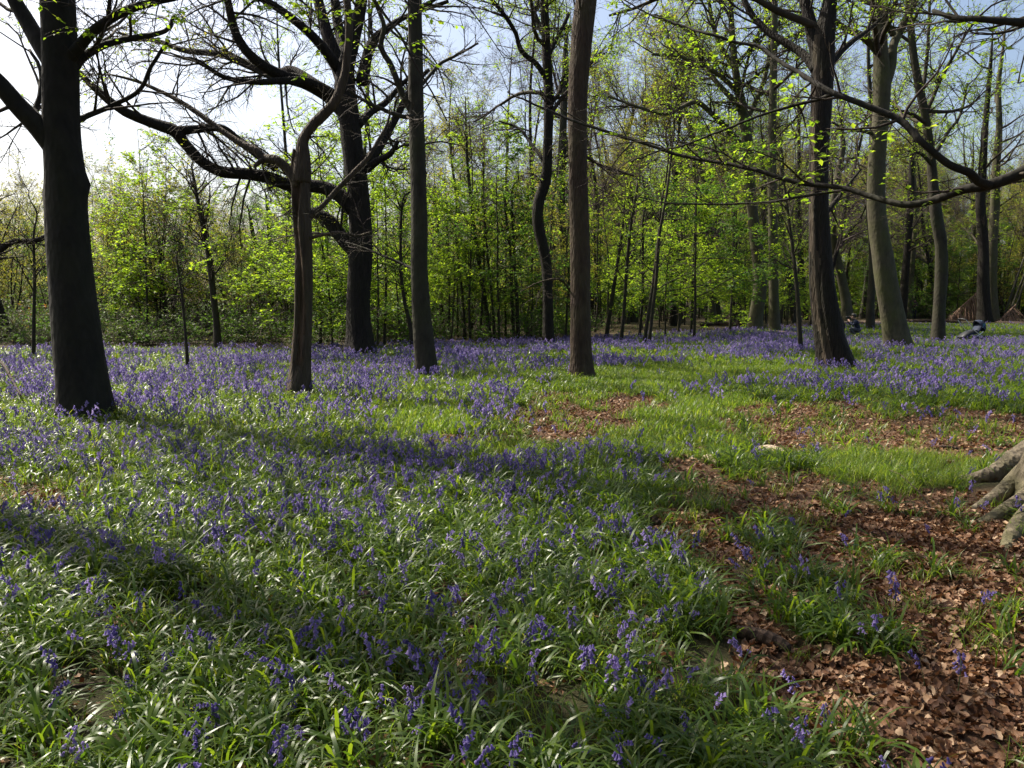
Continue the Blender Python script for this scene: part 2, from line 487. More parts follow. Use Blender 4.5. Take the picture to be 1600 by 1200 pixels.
DENSE = [
    ([(-300, 566), (180, 556), (420, 547), (620, 548), (820, 540), (850, 600), (800, 648), (640, 668), (430, 664), (280, 640), (130, 668), (-300, 745)], 29),
    ([(690, 538), (850, 536), (1000, 512), (1120, 505), (1260, 514), (1400, 538), (1900, 528), (1900, 566), (1400, 573), (1250, 570), (1040, 570), (850, 590)], 30),
    ([(1090, 612), (1260, 582), (1400, 574), (1900, 566), (1900, 625), (1500, 630), (1290, 610)], 26),
    ([(430, 775), (560, 735), (760, 690), (1000, 708), (1030, 760), (880, 800), (600, 850), (330, 935), (80, 910), (130, 830)], 85),
    ([(600, 660), (800, 640), (800, 672), (620, 690)], 45),
    ([(0, 720), (300, 690), (560, 700), (420, 770), (100, 860), (0, 850)], 45),
]

def floor_map(x, y):
    """litter (0/1), lawn (0/1), bluebell density per m2"""
    px, py = project(x, y, 0 * x)
    j = np.clip((py - 470) / 300.0, 0.08, 2.2)
    px = px + (fbm(x * 1.3, y * 1.3, 21, 4) - 0.5) * 190 * j + (fbm(x * 6, y * 6, 41, 2) - 0.5) * 90 * j
    py = py + (fbm(x * 1.3, y * 1.3, 31, 4) - 0.5) * 95 * j + (fbm(x * 6, y * 6, 51, 2) - 0.5) * 40 * j
    px = np.clip(px, -40, 1610)
    lit = np.zeros(px.shape, bool)
    for p in LITTER: lit |= inpoly(px, py, p)
    mixed = inpoly(px, py, [(1050, 700), (1300, 735), (1620, 780), (1620, 1290), (1260, 1290), (1190, 1060), (1080, 900), (1000, 790)])
    lit |= mixed & (fbm(x * 1.5, y * 1.5, 91, 3) < 0.60)
    lawn = np.zeros(px.shape, bool)
    for p in LAWN: lawn |= inpoly(px, py, p)
    fl = np.where(py > 690, np.where(px > 1030, 9.0, 38.0), 18.0)
    for p, v in DENSE:
        fl = np.where(inpoly(px, py, p), np.maximum(fl, v), fl)
    fl = np.where((px > 1280) & (py < 572), fl * 0.62, fl)
    fl = np.where((px > 1300) & (py < 534), fl * 0.3, fl)
    fl = np.where(lawn, 0.6, fl); fl = np.where(lit, 2.0, fl)
    patch = fbm(x * 0.8, y * 0.8, 77, 3)
    fl = fl * np.where(y < 9.5, np.clip(0.45 + (patch - 0.36) * 2.6, 0.25, 1.5), np.clip((patch - 0.33) * 4.2, 0.10, 2.0))
    edge = 26.5 + 0.9 * np.clip(x + 4, -30, 30) + 3 * (fbm(x * 0.3, y * 0.3, 81, 2) - 0.5)
    edge = np.clip(edge, 25.5, 56)
    fl = np.where(y > edge, 0, fl)
    return lit, lawn, fl, y > edge

# ------------------------------------------------------------------ ground
def spaced(lo, hi, n, k):
    t = np.linspace(-1, 1, n)
    s = np.sinh(t * k) / math.sinh(k)
    return np.where(s < 0, -s * lo, s * hi)
gx = spaced(-900, 900, 201, 7.0)
gy = np.concatenate([np.linspace(-40, 0, 12)[:-1], spaced(0, 1500, 281, 7.0)[140:]])
GX, GY = np.meshgrid(gx, gy)
GZ = height(GX, GY)
ny, nx = GX.shape
idx = np.arange(nx * ny).reshape(ny, nx)
GF = np.stack([idx[:-1, :-1], idx[:-1, 1:], idx[1:, 1:], idx[1:, :-1]], -1).reshape(-1, 4)
gme = mesh_np('ground', np.stack([GX, GY, GZ], -1).reshape(-1, 3), [GF], M['ground'])
lit, lawn, fl, beyond = floor_map(GX.ravel(), np.maximum(GY.ravel(), 0.6))
ga = gme.attributes.new('green', 'FLOAT', 'POINT')
g = np.where(lit, 0.0, 0.85)
g = np.where(beyond, 0.45 + 0.4 * fbm(GX.ravel() * 0.2, GY.ravel() * 0.2, 6, 2), g)
ga.data.foreach_set('value', g.astype(np.float32))
ground = obj('ground', gme)
ground['kind'] = 'structure'
# the open meadow that shows beyond the trees at the wood's edge
fx = np.linspace(-260, -30, 40); fy = np.linspace(62, 420, 50)
FX, FY = np.meshgrid(fx, fy)
FX = FX - 0.25 * (FY - 60)
FZ = height(FX, FY) + 0.06
fi = np.arange(FX.size).reshape(FX.shape)
FF = np.stack([fi[:-1, :-1], fi[:-1, 1:], fi[1:, 1:], fi[1:, :-1]], -1).reshape(-1, 4)
meadow = obj('meadow', mesh_np('meadow', np.stack([FX, FY, FZ], -1).reshape(-1, 3), [FF], M['field']))
meadow['kind'] = 'structure'

# ------------------------------------------------------------------ trees drawn one by one
def limb_samples(curves, per_m, rng, tmin=0.15):
    ps, ds, rs = [], [], []
    for C in curves:                       # C (n,4): xyz + radius
        seg = np.linalg.norm(np.diff(C[:, :3], axis=0), axis=1)
        L = seg.sum(); n = max(1, int(round(L * per_m)))
        cum = np.concatenate([[0], np.cumsum(seg)])
        s = rng.uniform(tmin, 1, n) * L
        i = np.clip(np.searchsorted(cum, s) - 1, 0, len(C) - 2)
        u = ((s - cum[i]) / np.maximum(seg[i], 1e-6))[:, None]
        q = C[i] * (1 - u) + C[i + 1] * u
        ps.append(q[:, :3]); ds.append(norm(C[i + 1, :3] - C[i, :3])); rs.append(q[:, 3])
    return np.concatenate(ps), np.concatenate(ds), np.concatenate(rs)

def wobble(seed, lobes=5, flare=0.25, fh=0.5, rough=0.05):
    r = np.random.default_rng(seed)
    ph = r.uniform(0, 6.28, 8)
    def f(th, z, s):
        k = 1 + 0.035 * np.sin(2 * th + ph[0] + z * 0.7) + 0.025 * np.sin(3 * th + ph[1] - z * 1.3)
        k = k + rough * (fbm(np.cos(th) * 2.0 + 7 + z * 1.1, np.sin(th) * 2.0 + 9 + z * 0.4, seed, 3) - 0.5) * 2
        e = np.exp(-np.maximum(z - 0.1, 0) / fh)
        k = k + flare * e * (0.55 + 0.75 * np.cos(lobes * th + ph[2]) * 0.6 + 0.25 * np.cos(3 * th + ph[3]))
        return k
    return f

def hero(name, label, path, H, mat, limbs=(), cat='tree', group=None, radial=None, sides=18, seed=1, per_m=2.0, top_n=10, top_z=3.0,
         auto=(0, 4.0, 3.0), a=(1.6, 6, 0.7, 4, 0.32), leaf=(0.25, 0.06, 'leaf'), twig='twig', fix=None, depth=None, ext=True, a_r=0.018,
         a_up=0.03, flat=0.7, wander=0.12, limb_per_m=None, b_r=0.009, c_r=0.005, limb_mat=None):
    rng = np.random.default_rng(seed)
    gpt = ground_at(path[0][0], path[0][1])
    D = gpt[1] if depth is None else depth
    if depth is not None:
        gpt = at(path[0][0], path[0][1], D)
    base = np.array([gpt[0], D, float(height(gpt[0], D))])
    pts = []
    for q in path:
        p = at(q[0], q[1], D + (q[3] if len(q) > 3 else 0)) - base
        pts.append([*p, q[2] * 0.45 * D / FPX])
    pts[0][2] = -0.12
    pts = np.array(pts)
    if ext and pts[-1, 2] < H:
        last = pts[-1]; dr = norm(pts[-1, :3] - pts[-2, :3]); dr = norm(dr * 0.5 + np.array([0, 0, 0.8]))
        n = 4
        for k in range(1, n + 1):
            u = k / n
            q = last[:3] + dr * (H - last[2]) * u + rng.normal(0, 0.12, 3) * np.array([1, 1, 0])
            pts = np.vstack([pts, [*q, max(0.02, last[3] * (1 - 0.85 * u))]])
    Lz = np.linalg.norm(np.diff(pts[:, :3], axis=0), axis=1).sum()
    C = catmull(pts, max(16, int(Lz / 0.16)))
    C[:, 3] *= np.clip((1.0 - np.linspace(0, 1, len(C))) / 0.22, 0.05, 1) if ext else 1.0
    C[:, 3] = np.maximum(C[:, 3], 0.006)
    root = thing(name, base, label, cat, group)
    V, F = loft(C[:, :3], C[:, 3], sides, radial)
    mi = None
    mats = [M[mat]]
    if fix is not None:
        V, mi, extra = fix(V, F[0], C, sides)
        mats += [M[e] for e in extra]
    obj('trunk', mesh_np('trunk', V, F, mats, True, mi), root)
    curves = []
    for lb in limbs:
        lp = []
        for q in lb:
            p = at(q[0], q[1], D + (q[3] if len(q) > 3 else 0)) - base
            lp.append([*p, q[2] * 0.5 * D / FPX])
        LC = catmull(np.array(lp), max(10, int(len(lp) * 6)))
        LC[:, 3] = np.maximum(LC[:, 3], 0.006)
        kink = (np.cumsum(rng.normal(0, 0.3, (len(LC), 3)), 0)) * 0.012
        LC[:, :3] += kink * np.linspace(0, 1, len(LC))[:, None]
        lm = limb_mat or mat
        V, F = loft(LC[:, :3], LC[:, 3], 10, wobble(seed + len(curves), 3, 0.0, 1, 0.09), cap=True)
        obj('limb', mesh_np('limb', V, F, M[lm]), root)
        curves.append(LC)
    # limbs of the upper crown that nobody could draw singly
    parts = []
    na, za, la = auto
    if na:
        up = C[C[:, 2] > za]
        if len(up) > 2:
            i = rng.integers(0, len(up) - 1, na)
            p, r = up[i, :3], up[i, 3]
            d = norm(np.c_[rng.normal(0, 1, (na, 2)), rng.uniform(0.2, 0.9, na)])
            PA, RA = grow(p, d, la * rng.uniform(0.6, 1.25, na), np.clip(r * 0.5, 0.02, 0.09), 0.3, 9, 0.13, 0.02, rng)
            parts.append(tubes(PA, RA, 7))
            for k in range(na):
                curves.append(np.c_[PA[k], RA[k]])
    if curves:
        src = limb_samples(curves, limb_per_m or per_m, rng)
    else:
        src = (np.zeros((0, 3)),) * 2 + (np.zeros(0),)
    up = C[C[:, 2] > top_z]
    if top_n and len(up) > 2:
        s2 = limb_samples([up], top_n / max(1.0, up[-1, 2] - up[0, 2]), rng, 0.0)
        src = tuple(np.concatenate([p, q]) for p, q in zip(src, s2))
    tw, lf = tree_crown(src, rng, a[0] * 0 + 1, a[0], a[1], a[2], a[3], a[4], leaf[0], leaf[1], a_r=a_r, a_up=a_up, flat=flat, wander=wander, b_r=b_r, c_r=c_r)
    if tw is not None:
        parts.append((tw[0], tw[1][0]))
    if parts:
        V, F = merge(parts)
        b = obj('branches', mesh_np('branches', V, F, M[twig]), root); b['kind'] = 'stuff'
    if lf is not None:
        c = obj('crown', mesh_np('crown', lf[0], [lf[1]], M[leaf[2]], False), root); c['kind'] = 'stuff'
    return root

# 1. big dark beech at the edge of the flowers, left
def rad_t1(th, z, s):
    k = wobble(3, 5, 0.26, 0.28, 0.05)(th, z, s)
    k = k + 0.30 * np.exp(-((z - 3.25) / 0.13) ** 2 - ((np.angle(np.exp(1j * (th - 0.0)))) / 0.45) ** 2)
    k = k + 0.22 * np.exp(-((z - 3.1) / 0.10) ** 2 - ((np.angle(np.exp(1j * (th - 3.1)))) / 0.30) ** 2)
    k = k + 0.10 * np.exp(-((z - 3.9) / 0.35) ** 2 - ((np.angle(np.exp(1j * (th - 3.0)))) / 0.6) ** 2)
    return k
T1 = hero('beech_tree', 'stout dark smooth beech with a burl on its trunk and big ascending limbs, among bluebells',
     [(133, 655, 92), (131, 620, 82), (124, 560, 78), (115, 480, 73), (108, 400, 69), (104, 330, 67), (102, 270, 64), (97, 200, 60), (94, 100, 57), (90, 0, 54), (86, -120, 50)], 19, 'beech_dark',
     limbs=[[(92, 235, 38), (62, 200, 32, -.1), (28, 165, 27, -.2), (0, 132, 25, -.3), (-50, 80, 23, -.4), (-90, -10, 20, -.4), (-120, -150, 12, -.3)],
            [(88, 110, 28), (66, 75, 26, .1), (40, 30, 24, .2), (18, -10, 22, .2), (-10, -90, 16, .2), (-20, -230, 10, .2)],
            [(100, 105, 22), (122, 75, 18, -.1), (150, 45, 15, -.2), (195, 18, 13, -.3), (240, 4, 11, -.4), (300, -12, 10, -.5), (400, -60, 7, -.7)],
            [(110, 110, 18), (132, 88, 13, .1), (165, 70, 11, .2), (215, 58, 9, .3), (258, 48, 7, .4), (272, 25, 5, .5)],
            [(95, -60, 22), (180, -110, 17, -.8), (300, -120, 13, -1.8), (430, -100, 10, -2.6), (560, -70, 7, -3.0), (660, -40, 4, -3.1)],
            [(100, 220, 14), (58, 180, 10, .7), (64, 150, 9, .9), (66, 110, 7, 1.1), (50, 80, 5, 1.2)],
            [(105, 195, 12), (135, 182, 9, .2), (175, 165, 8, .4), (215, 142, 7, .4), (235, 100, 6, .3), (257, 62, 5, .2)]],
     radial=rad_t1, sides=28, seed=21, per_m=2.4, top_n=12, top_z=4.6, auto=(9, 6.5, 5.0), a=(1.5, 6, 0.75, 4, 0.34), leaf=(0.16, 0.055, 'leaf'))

def sprays(root, spots, seed, size=0.062):
    """twigs with young leaves hanging from the nearest limb of a tree"""
    rng = np.random.default_rng(seed)
    base = np.array(root.location)
    lv = np.concatenate([np.array([v.co for v in c.data.vertices]) for c in root.children if c.name.startswith(('limb', 'trunk'))])
    tw, lf = [], []
    for px, py, D, n in spots:
        p = at(px, py, D) - base
        q = lv[np.argmin(np.linalg.norm(lv - p, axis=1))]
        t = np.linspace(0, 1, 7)[:, None]
        C = q * (1 - t) + p * t + np.array([0, 0, 1.0]) * 0.12 * np.linalg.norm(p - q) * np.sin(t * math.pi)
        tw.append(tubes(C[None], np.linspace(0.010, 0.004, 7)[None], 5))
        d = np.c_[rng.normal(0, 1, (n, 2)), rng.normal(0.0, 0.15, n)]
        P, R = grow(np.repeat(p[None], n, 0), d, rng.uniform(0.25, 0.6, n), np.full(n, 0.004), 0.5, 5, 0.12, -0.03, rng)
        tw.append(tubes(P, R, 4)); lf.append(leaves(P, R, 9, 0.05, size, rng, 0.4, 0.25))
    V, F = merge(tw); o = obj('leaf_twigs', mesh_np('leaf_twigs', V, F, M['twig']), root); o['kind'] = 'stuff'
    V, F = merge(lf); o = obj('young_leaves', mesh_np('young_leaves', V, F, M['leaf'], False), root); o['kind'] = 'stuff'
sprays(T1, [(200, 20, 9.6, 4), (250, 5, 9.3, 4), (130, 45, 9.8, 4), (160, 62, 10, 3), (240, 60, 10, 4), (280, 25, 9.8, 3), (330, -10, 9, 3), (400, 8, 8.6, 3), (480, 12, 8.2, 4), (520, 28, 8, 5), (560, 8, 8, 4), (610, -5, 8, 4), (640, 70, 8.2, 4), (655, 20, 8, 3), (500, 75, 8.4, 2), (350, 40, 9, 2), (60, 5, 9.5, 3)], 71)

# 2. broken dead tree: hollow split down its side, two bleached twisted limbs
def rad_t2(th, z, s):
    k = wobble(8, 4, 0.45, 0.35, 0.09)(th, z, s)
    cx = -2.0 + 0.28 * np.sin(z * 1.7) + 0.18 * np.sin(z * 4.1)
    w = 0.50 + 0.14 * np.sin(z * 5.3 + 1)
    notch = np.exp(-((np.angle(np.exp(1j * (th - cx)))) / w) ** 4) * np.clip((z - 0.45) / 0.3, 0, 1) * (z < 5.2)
    return k * (1 - 0.55 * notch) + 0.10 * (vnoise(th * 5, z * 7, 4) - 0.5) * notch
def fix_t2(V, F, C, sides):
    W = V.reshape(len(C), sides, 3)
    th = np.arange(sides) * 2 * math.pi / sides
    z = C[:, 2] - C[0, 2]
    cx = -2.0 + 0.28 * np.sin(z * 1.7) + 0.18 * np.sin(z * 4.1)
    w = 0.56 + 0.14 * np.sin(z * 5.3 + 1)
    inside = (np.abs(np.angle(np.exp(1j * (th[None] - cx[:, None])))) < w[:, None]) & (z > 0.5)[:, None]
    top = np.random.default_rng(2).uniform(0, 0.12, sides)     # ragged broken top
    n = len(C)
    W[-1, :, 2] += top; W[-2, :, 2] += top * 0.4
    mi = inside[:-1].reshape(-1).astype(int)
    return W.reshape(-1, 3), mi, ['heart']
hero('dead_tree', 'broken dead tree with a hollow brown split down its trunk and twisted bare limbs',
     [(466, 622, 46), (468, 600, 38), (471, 550, 33), (474, 500, 31), (475, 430, 32), (473, 360, 33), (470, 300, 32), (468, 262, 32), (470, 240, 26)], 0, 'dead',
     limbs=[[(471, 285, 30), (472, 262, 28), (473, 240, 23), (474, 220, 17), (487, 198, 15), (503, 182, 16), (522, 162, 15), (533, 140, 14), (541, 112, 13), (544, 80, 12), (546, 40, 11), (543, 0, 11), (535, -60, 9), (520, -160, 5)],
            [(468, 290, 22), (450, 265, 14), (432, 250, 13), (412, 248, 14, .1), (400, 236, 12, .1), (372, 222, 10, .2), (335, 196, 9, .3), (300, 170, 8, .4), (262, 148, 7, .5), (215, 128, 5, .6), (170, 118, 3, .6)],
            [(478, 345, 12), (500, 326, 8), (520, 305, 8, .1), (548, 275, 8, .2), (575, 248, 7, .3), (592, 222, 6, .4), (606, 200, 5, .5), (616, 175, 3, .6)],
            [(410, 250, 8), (398, 258, 6), (395, 265, 3)],
            [(476, 375, 6), (500, 368, 5, -.2), (530, 362, 4, -.4), (560, 366, 3, -.5), (580, 360, 2, -.6)]],
     radial=rad_t2, sides=30, seed=5, fix=fix_t2, ext=False, per_m=2.2, top_n=4, top_z=2.6, a=(0.8, 5, 0.4, 3, 0.2), leaf=(0, 0, 'leaf'), a_r=0.010, limb_mat='dead', twig='pole')

# 3. the spreading oak
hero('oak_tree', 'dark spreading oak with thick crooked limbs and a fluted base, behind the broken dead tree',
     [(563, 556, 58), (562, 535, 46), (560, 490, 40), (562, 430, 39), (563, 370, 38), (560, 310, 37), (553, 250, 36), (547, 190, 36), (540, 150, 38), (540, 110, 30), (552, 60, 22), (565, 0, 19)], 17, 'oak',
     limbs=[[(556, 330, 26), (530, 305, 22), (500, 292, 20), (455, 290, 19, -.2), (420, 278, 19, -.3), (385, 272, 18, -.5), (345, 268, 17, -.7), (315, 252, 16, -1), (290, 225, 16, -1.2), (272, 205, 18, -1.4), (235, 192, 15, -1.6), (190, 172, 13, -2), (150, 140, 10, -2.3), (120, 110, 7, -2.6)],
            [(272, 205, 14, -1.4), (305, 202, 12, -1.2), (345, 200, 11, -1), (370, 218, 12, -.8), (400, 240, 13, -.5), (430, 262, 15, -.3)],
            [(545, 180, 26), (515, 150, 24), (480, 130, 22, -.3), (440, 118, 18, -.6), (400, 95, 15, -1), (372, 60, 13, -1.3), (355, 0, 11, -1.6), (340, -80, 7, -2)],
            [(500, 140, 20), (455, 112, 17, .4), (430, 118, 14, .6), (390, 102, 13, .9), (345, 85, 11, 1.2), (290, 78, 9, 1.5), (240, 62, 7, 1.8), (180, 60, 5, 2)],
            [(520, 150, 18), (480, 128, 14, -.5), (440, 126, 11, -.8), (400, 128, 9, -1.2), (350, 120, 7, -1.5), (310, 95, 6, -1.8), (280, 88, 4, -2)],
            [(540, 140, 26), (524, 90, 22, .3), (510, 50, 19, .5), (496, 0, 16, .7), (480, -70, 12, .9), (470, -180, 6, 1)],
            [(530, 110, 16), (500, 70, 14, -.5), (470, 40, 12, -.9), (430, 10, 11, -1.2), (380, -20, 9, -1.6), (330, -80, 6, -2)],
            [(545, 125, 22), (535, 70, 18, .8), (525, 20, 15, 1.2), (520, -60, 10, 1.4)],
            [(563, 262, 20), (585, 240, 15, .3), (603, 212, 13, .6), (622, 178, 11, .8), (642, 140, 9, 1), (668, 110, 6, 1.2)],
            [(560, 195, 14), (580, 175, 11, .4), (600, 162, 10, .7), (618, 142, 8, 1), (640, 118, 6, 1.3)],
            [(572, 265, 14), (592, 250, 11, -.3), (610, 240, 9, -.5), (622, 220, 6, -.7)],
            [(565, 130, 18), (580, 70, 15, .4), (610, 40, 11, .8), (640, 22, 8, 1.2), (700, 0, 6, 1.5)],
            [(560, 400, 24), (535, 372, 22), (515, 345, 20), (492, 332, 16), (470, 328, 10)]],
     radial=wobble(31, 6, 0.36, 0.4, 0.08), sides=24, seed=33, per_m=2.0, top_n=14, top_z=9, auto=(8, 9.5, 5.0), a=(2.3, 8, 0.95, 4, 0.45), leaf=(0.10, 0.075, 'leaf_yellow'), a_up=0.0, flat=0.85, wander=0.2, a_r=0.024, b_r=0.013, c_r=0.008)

# 4. slim straight grey trunk
hero('beech_tree', 'slim straight grey beech between the dark oak and the brown ridged trunk',
     [(667, 590, 42), (666, 570, 37), (662, 530, 35), (658, 480, 31), (655, 420, 28), (655, 360, 28), (654, 300, 27), (652, 220, 27), (650, 140, 26), (649, 60, 25), (648, 0, 24)], 18, 'beech',
     limbs=[[(648, 188, 10), (640, 170, 10), (628, 145, 10, -.1), (612, 105, 9, -.2), (596, 75, 8, -.3), (600, 40, 7, -.4), (585, 0, 5, -.5)],
            [(652, 142, 6), (668, 122, 5, .2), (688, 100, 5, .4), (712, 88, 4, .5), (746, 70, 3, .7)],
            [(655, 12, 8), (675, 2, 6, -.3), (720, -30, 5, -.6)],
            [(645, 420, 5), (628, 412, 4, .2), (600, 400, 4, .3), (575, 390, 3, .4), (540, 378, 2, .6)],
            [(650, 180, 8), (630, 182, 7, -.3), (600, 172, 6, -.5), (570, 158, 5, -.7), (545, 140, 3, -.8)]],
     radial=wobble(41, 5, 0.30, 0.25, 0.05), sides=22, seed=43, per_m=2.2, top_n=12, top_z=5.5, auto=(9, 7.5, 3.6), a=(1.2, 5, 0.6, 4, 0.3), leaf=(0.12, 0.055, 'leaf'))

# 5. brown ridged trunk in the middle
hero('brown_barked_tree', 'straight brown ridged trunk leaning slightly at the top, beside the bright grass',
     [(908, 594, 46), (908, 575, 39), (907, 530, 36), (907, 470, 34), (907, 400, 33), (905, 330, 31), (903, 260, 31), (902, 200, 31), (903, 140, 33), (907, 90, 36), (911, 40, 38), (916, 0, 37), (924, -80, 32)], 18, 'cherry',
     limbs=[[(905, 240, 6), (925, 250, 5, .3), (950, 262, 5, .6), (990, 275, 4, 1.0)],
            [(890, 455, 3), (880, 440, 3, -.2), (865, 436, 3, -.3), (840, 442, 2, -.4), (815, 455, 1.5, -.5)]],
     radial=wobble(51, 5, 0.34, 0.28, 0.07), sides=24, seed=53, per_m=2.0, top_n=10, top_z=6.5, auto=(9, 8.0, 4.0), a=(1.2, 5, 0.6, 4, 0.3), leaf=(0.2, 0.055, 'leaf'))

# 6. two crooked companions behind it
hero('crooked_tree', 'crooked dark trunk with an S bend, just behind the brown ridged trunk',
     [(858, 542, 24), (857, 520, 20), (856, 470, 18), (853, 410, 19), (841, 350, 20), (842, 315, 19), (853, 280, 18), (856, 220, 16), (857, 150, 16), (853, 60, 15), (850, 0, 14)], 15, 'oak',
     limbs=[[(856, 185, 10), (862, 160, 8), (872, 148, 7, .3), (880, 120, 5, .5)],
            [(852, 120, 9), (838, 100, 8, -.3), (815, 80, 7, -.5), (805, 50, 6, -.8), (785, 20, 6, -1), (760, -10, 5, -1.2)],
            [(855, 90, 8), (870, 60, 6, .4), (890, 20, 5, .8)],
            [(850, 250, 6), (830, 225, 5, .4), (810, 200, 4, .8), (780, 190, 3, 1)],
            [(852, 60, 8), (835, 20, 7, .4), (820, -30, 5, .7)]],
     radial=wobble(61, 4, 0.1, 0.4, 0.08), sides=14, seed=63, per_m=3.0, top_n=16, top_z=5, auto=(7, 7.5, 3.2), a=(1.6, 6, 0.8, 4, 0.4), leaf=(0.55, 0.075, 'leaf'), wander=0.16, b_r=0.012, c_r=0.009)
hero('leaning_tree', 'slender mossy trunk rising close behind the brown ridged trunk',
     [(893, 512, 18), (890, 470, 15), (884, 420, 15), (878, 360, 14), (877, 300, 13), (879, 220, 13), (883, 120, 12), (886, 0, 11)], 15, 'beech',
     radial=wobble(71, 4, 0.1, 0.4, 0.06), sides=12, seed=73, top_n=18, top_z=4.5, auto=(8, 6.0, 3.0), a=(1.5, 6, 0.8, 4, 0.4), leaf=(0.5, 0.075, 'leaf'), b_r=0.012, c_r=0.009)

# 7. dark fluted trunk with split bark, right
def rad_t8(th, z, s):
    k = wobble(81, 5, 0.38, 0.55, 0.07)(th, z, s)
    d = np.angle(np.exp(1j * (th + 2.15 + 0.15 * np.sin(z * 1.1))))
    k = k - 0.20 * np.exp(-(d / 0.17) ** 2) * np.clip(1.15 - z / 9, 0, 1)
    d2 = np.angle(np.exp(1j * (th + 2.75 + 0.1 * np.sin(z * 1.9))))
    k = k - 0.13 * np.exp(-(d2 / 0.12) ** 2) * np.clip(1.2 - z / 6, 0, 1)
    k = k + 0.30 * np.exp(-((z - 1.15) / 0.11) ** 2 - (np.angle(np.exp(1j * (th + 0.1))) / 0.25) ** 2)
    return k
def fix_t8(V, F, C, sides):
    th = np.arange(sides) * 2 * math.pi / sides
    z = C[:, 2] - C[0, 2]
    edge = -2.30 + 0.16 * np.sin(z * 3.1) + 0.10 * np.sin(z * 7.7 + 1)
    d = np.angle(np.exp(1j * (th[None] - edge[:, None])))
    inside = (d < 0) & (d > -0.75) & (z > 0.3)[:, None] & (z < 7.5)[:, None]
    return V, inside[:-1].reshape(-1).astype(int), ['dead']
hero('split_bark_tree', 'thick dark fluted trunk with a pale strip of split bark, flared into the bluebells',
     [(1308, 578, 62), (1304, 555, 52), (1296, 520, 47), (1288, 470, 44), (1283, 420, 40), (1280, 360, 36), (1279, 300, 33), (1280, 230, 32), (1284, 160, 34), (1286, 100, 36), (1287, 60, 34), (1297, 0, 22), (1305, -80, 18)], 18, 'oak',
     limbs=[[(1284, 110, 24), (1272, 60, 20, .1), (1262, 20, 17, .2), (1252, -30, 14, .3), (1245, -150, 8, .4)],
            [(1275, 110, 16), (1255, 85, 13, .4), (1225, 65, 12, .7), (1195, 45, 11, 1), (1165, 5, 10, 1.3), (1150, -60, 7, 1.6)],
            [(1290, 110, 14), (1312, 82, 10, .3), (1335, 62, 8, .5), (1360, 45, 7, .8), (1395, 12, 5, 1)],
            [(1285, 340, 9), (1305, 315, 7, .3), (1325, 290, 5, .5), (1345, 265, 4, .7)]],
     radial=rad_t8, fix=fix_t8, sides=36, seed=83, per_m=2.2, top_n=10, top_z=7.5, auto=(13, 7.5, 4.6), a=(1.4, 6, 0.7, 4, 0.35), leaf=(0.8, 0.07, 'leaf'), b_r=0.01, c_r=0.007)

# 8. leaning pale beech lit on one side
hero('beech_tree', 'leaning smooth beech with an olive sunlit flank, right of the dark split-bark trunk',
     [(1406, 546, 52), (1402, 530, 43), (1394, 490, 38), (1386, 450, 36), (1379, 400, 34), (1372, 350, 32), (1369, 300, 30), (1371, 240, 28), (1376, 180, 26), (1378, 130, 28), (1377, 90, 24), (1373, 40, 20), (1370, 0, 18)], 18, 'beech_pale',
     limbs=[[(1380, 140, 18), (1392, 105, 15), (1396, 70, 13, .2), (1410, 40, 12, .4), (1424, 12, 11, .6), (1440, -30, 8, .8)],
            [(1376, 85, 14), (1358, 65, 12, -.2), (1342, 54, 10, -.4), (1318, 44, 8, -.6), (1290, 20, 6, -.8)],
            [(1396, 55, 9), (1385, 32, 8, -.2), (1380, 10, 6, -.3)],
            [(1362, 208, 7), (1345, 204, 5, -.3), (1325, 202, 4, -.5), (1300, 190, 3, -.7)]],
     radial=wobble(91, 4, 0.14, 0.5, 0.04), sides=22, seed=93, per_m=2.4, top_n=12, top_z=9, auto=(13, 9, 5), a=(1.5, 6, 0.8, 4, 0.4), leaf=(2, 0.085, 'leaf'), b_r=0.011, c_r=0.008)

# 9. sinuous beech further right
hero('beech_tree', 'sinuous mid-sized beech trunk standing left of the stroller',
     [(1466, 536, 30), (1466, 520, 24), (1468, 480, 20), (1471, 430, 20), (1470, 380, 19), (1463, 340, 19), (1459, 300, 17), (1454, 240, 15), (1447, 190, 14), (1437, 140, 14), (1428, 90, 12), (1423, 40, 11), (1420, 0, 10)], 18, 'beech',
     limbs=[[(1457, 245, 8), (1470, 225, 6, .3), (1482, 205, 5, .6), (1500, 180, 4, 1), (1512, 130, 3, 1.3)],
            [(1440, 150, 8), (1446, 110, 6, .3), (1450, 60, 5, .6), (1452, 0, 4, .8)],
            [(1458, 260, 6), (1440, 240, 5, -.4), (1420, 235, 4, -.6)]],
     radial=wobble(101, 4, 0.15, 0.5, 0.05), sides=16, seed=103, per_m=2.6, top_n=18, top_z=7, auto=(14, 8, 4.6), a=(1.6, 6, 0.8, 4, 0.4), leaf=(3, 0.09, 'leaf'), b_r=0.012, c_r=0.009)

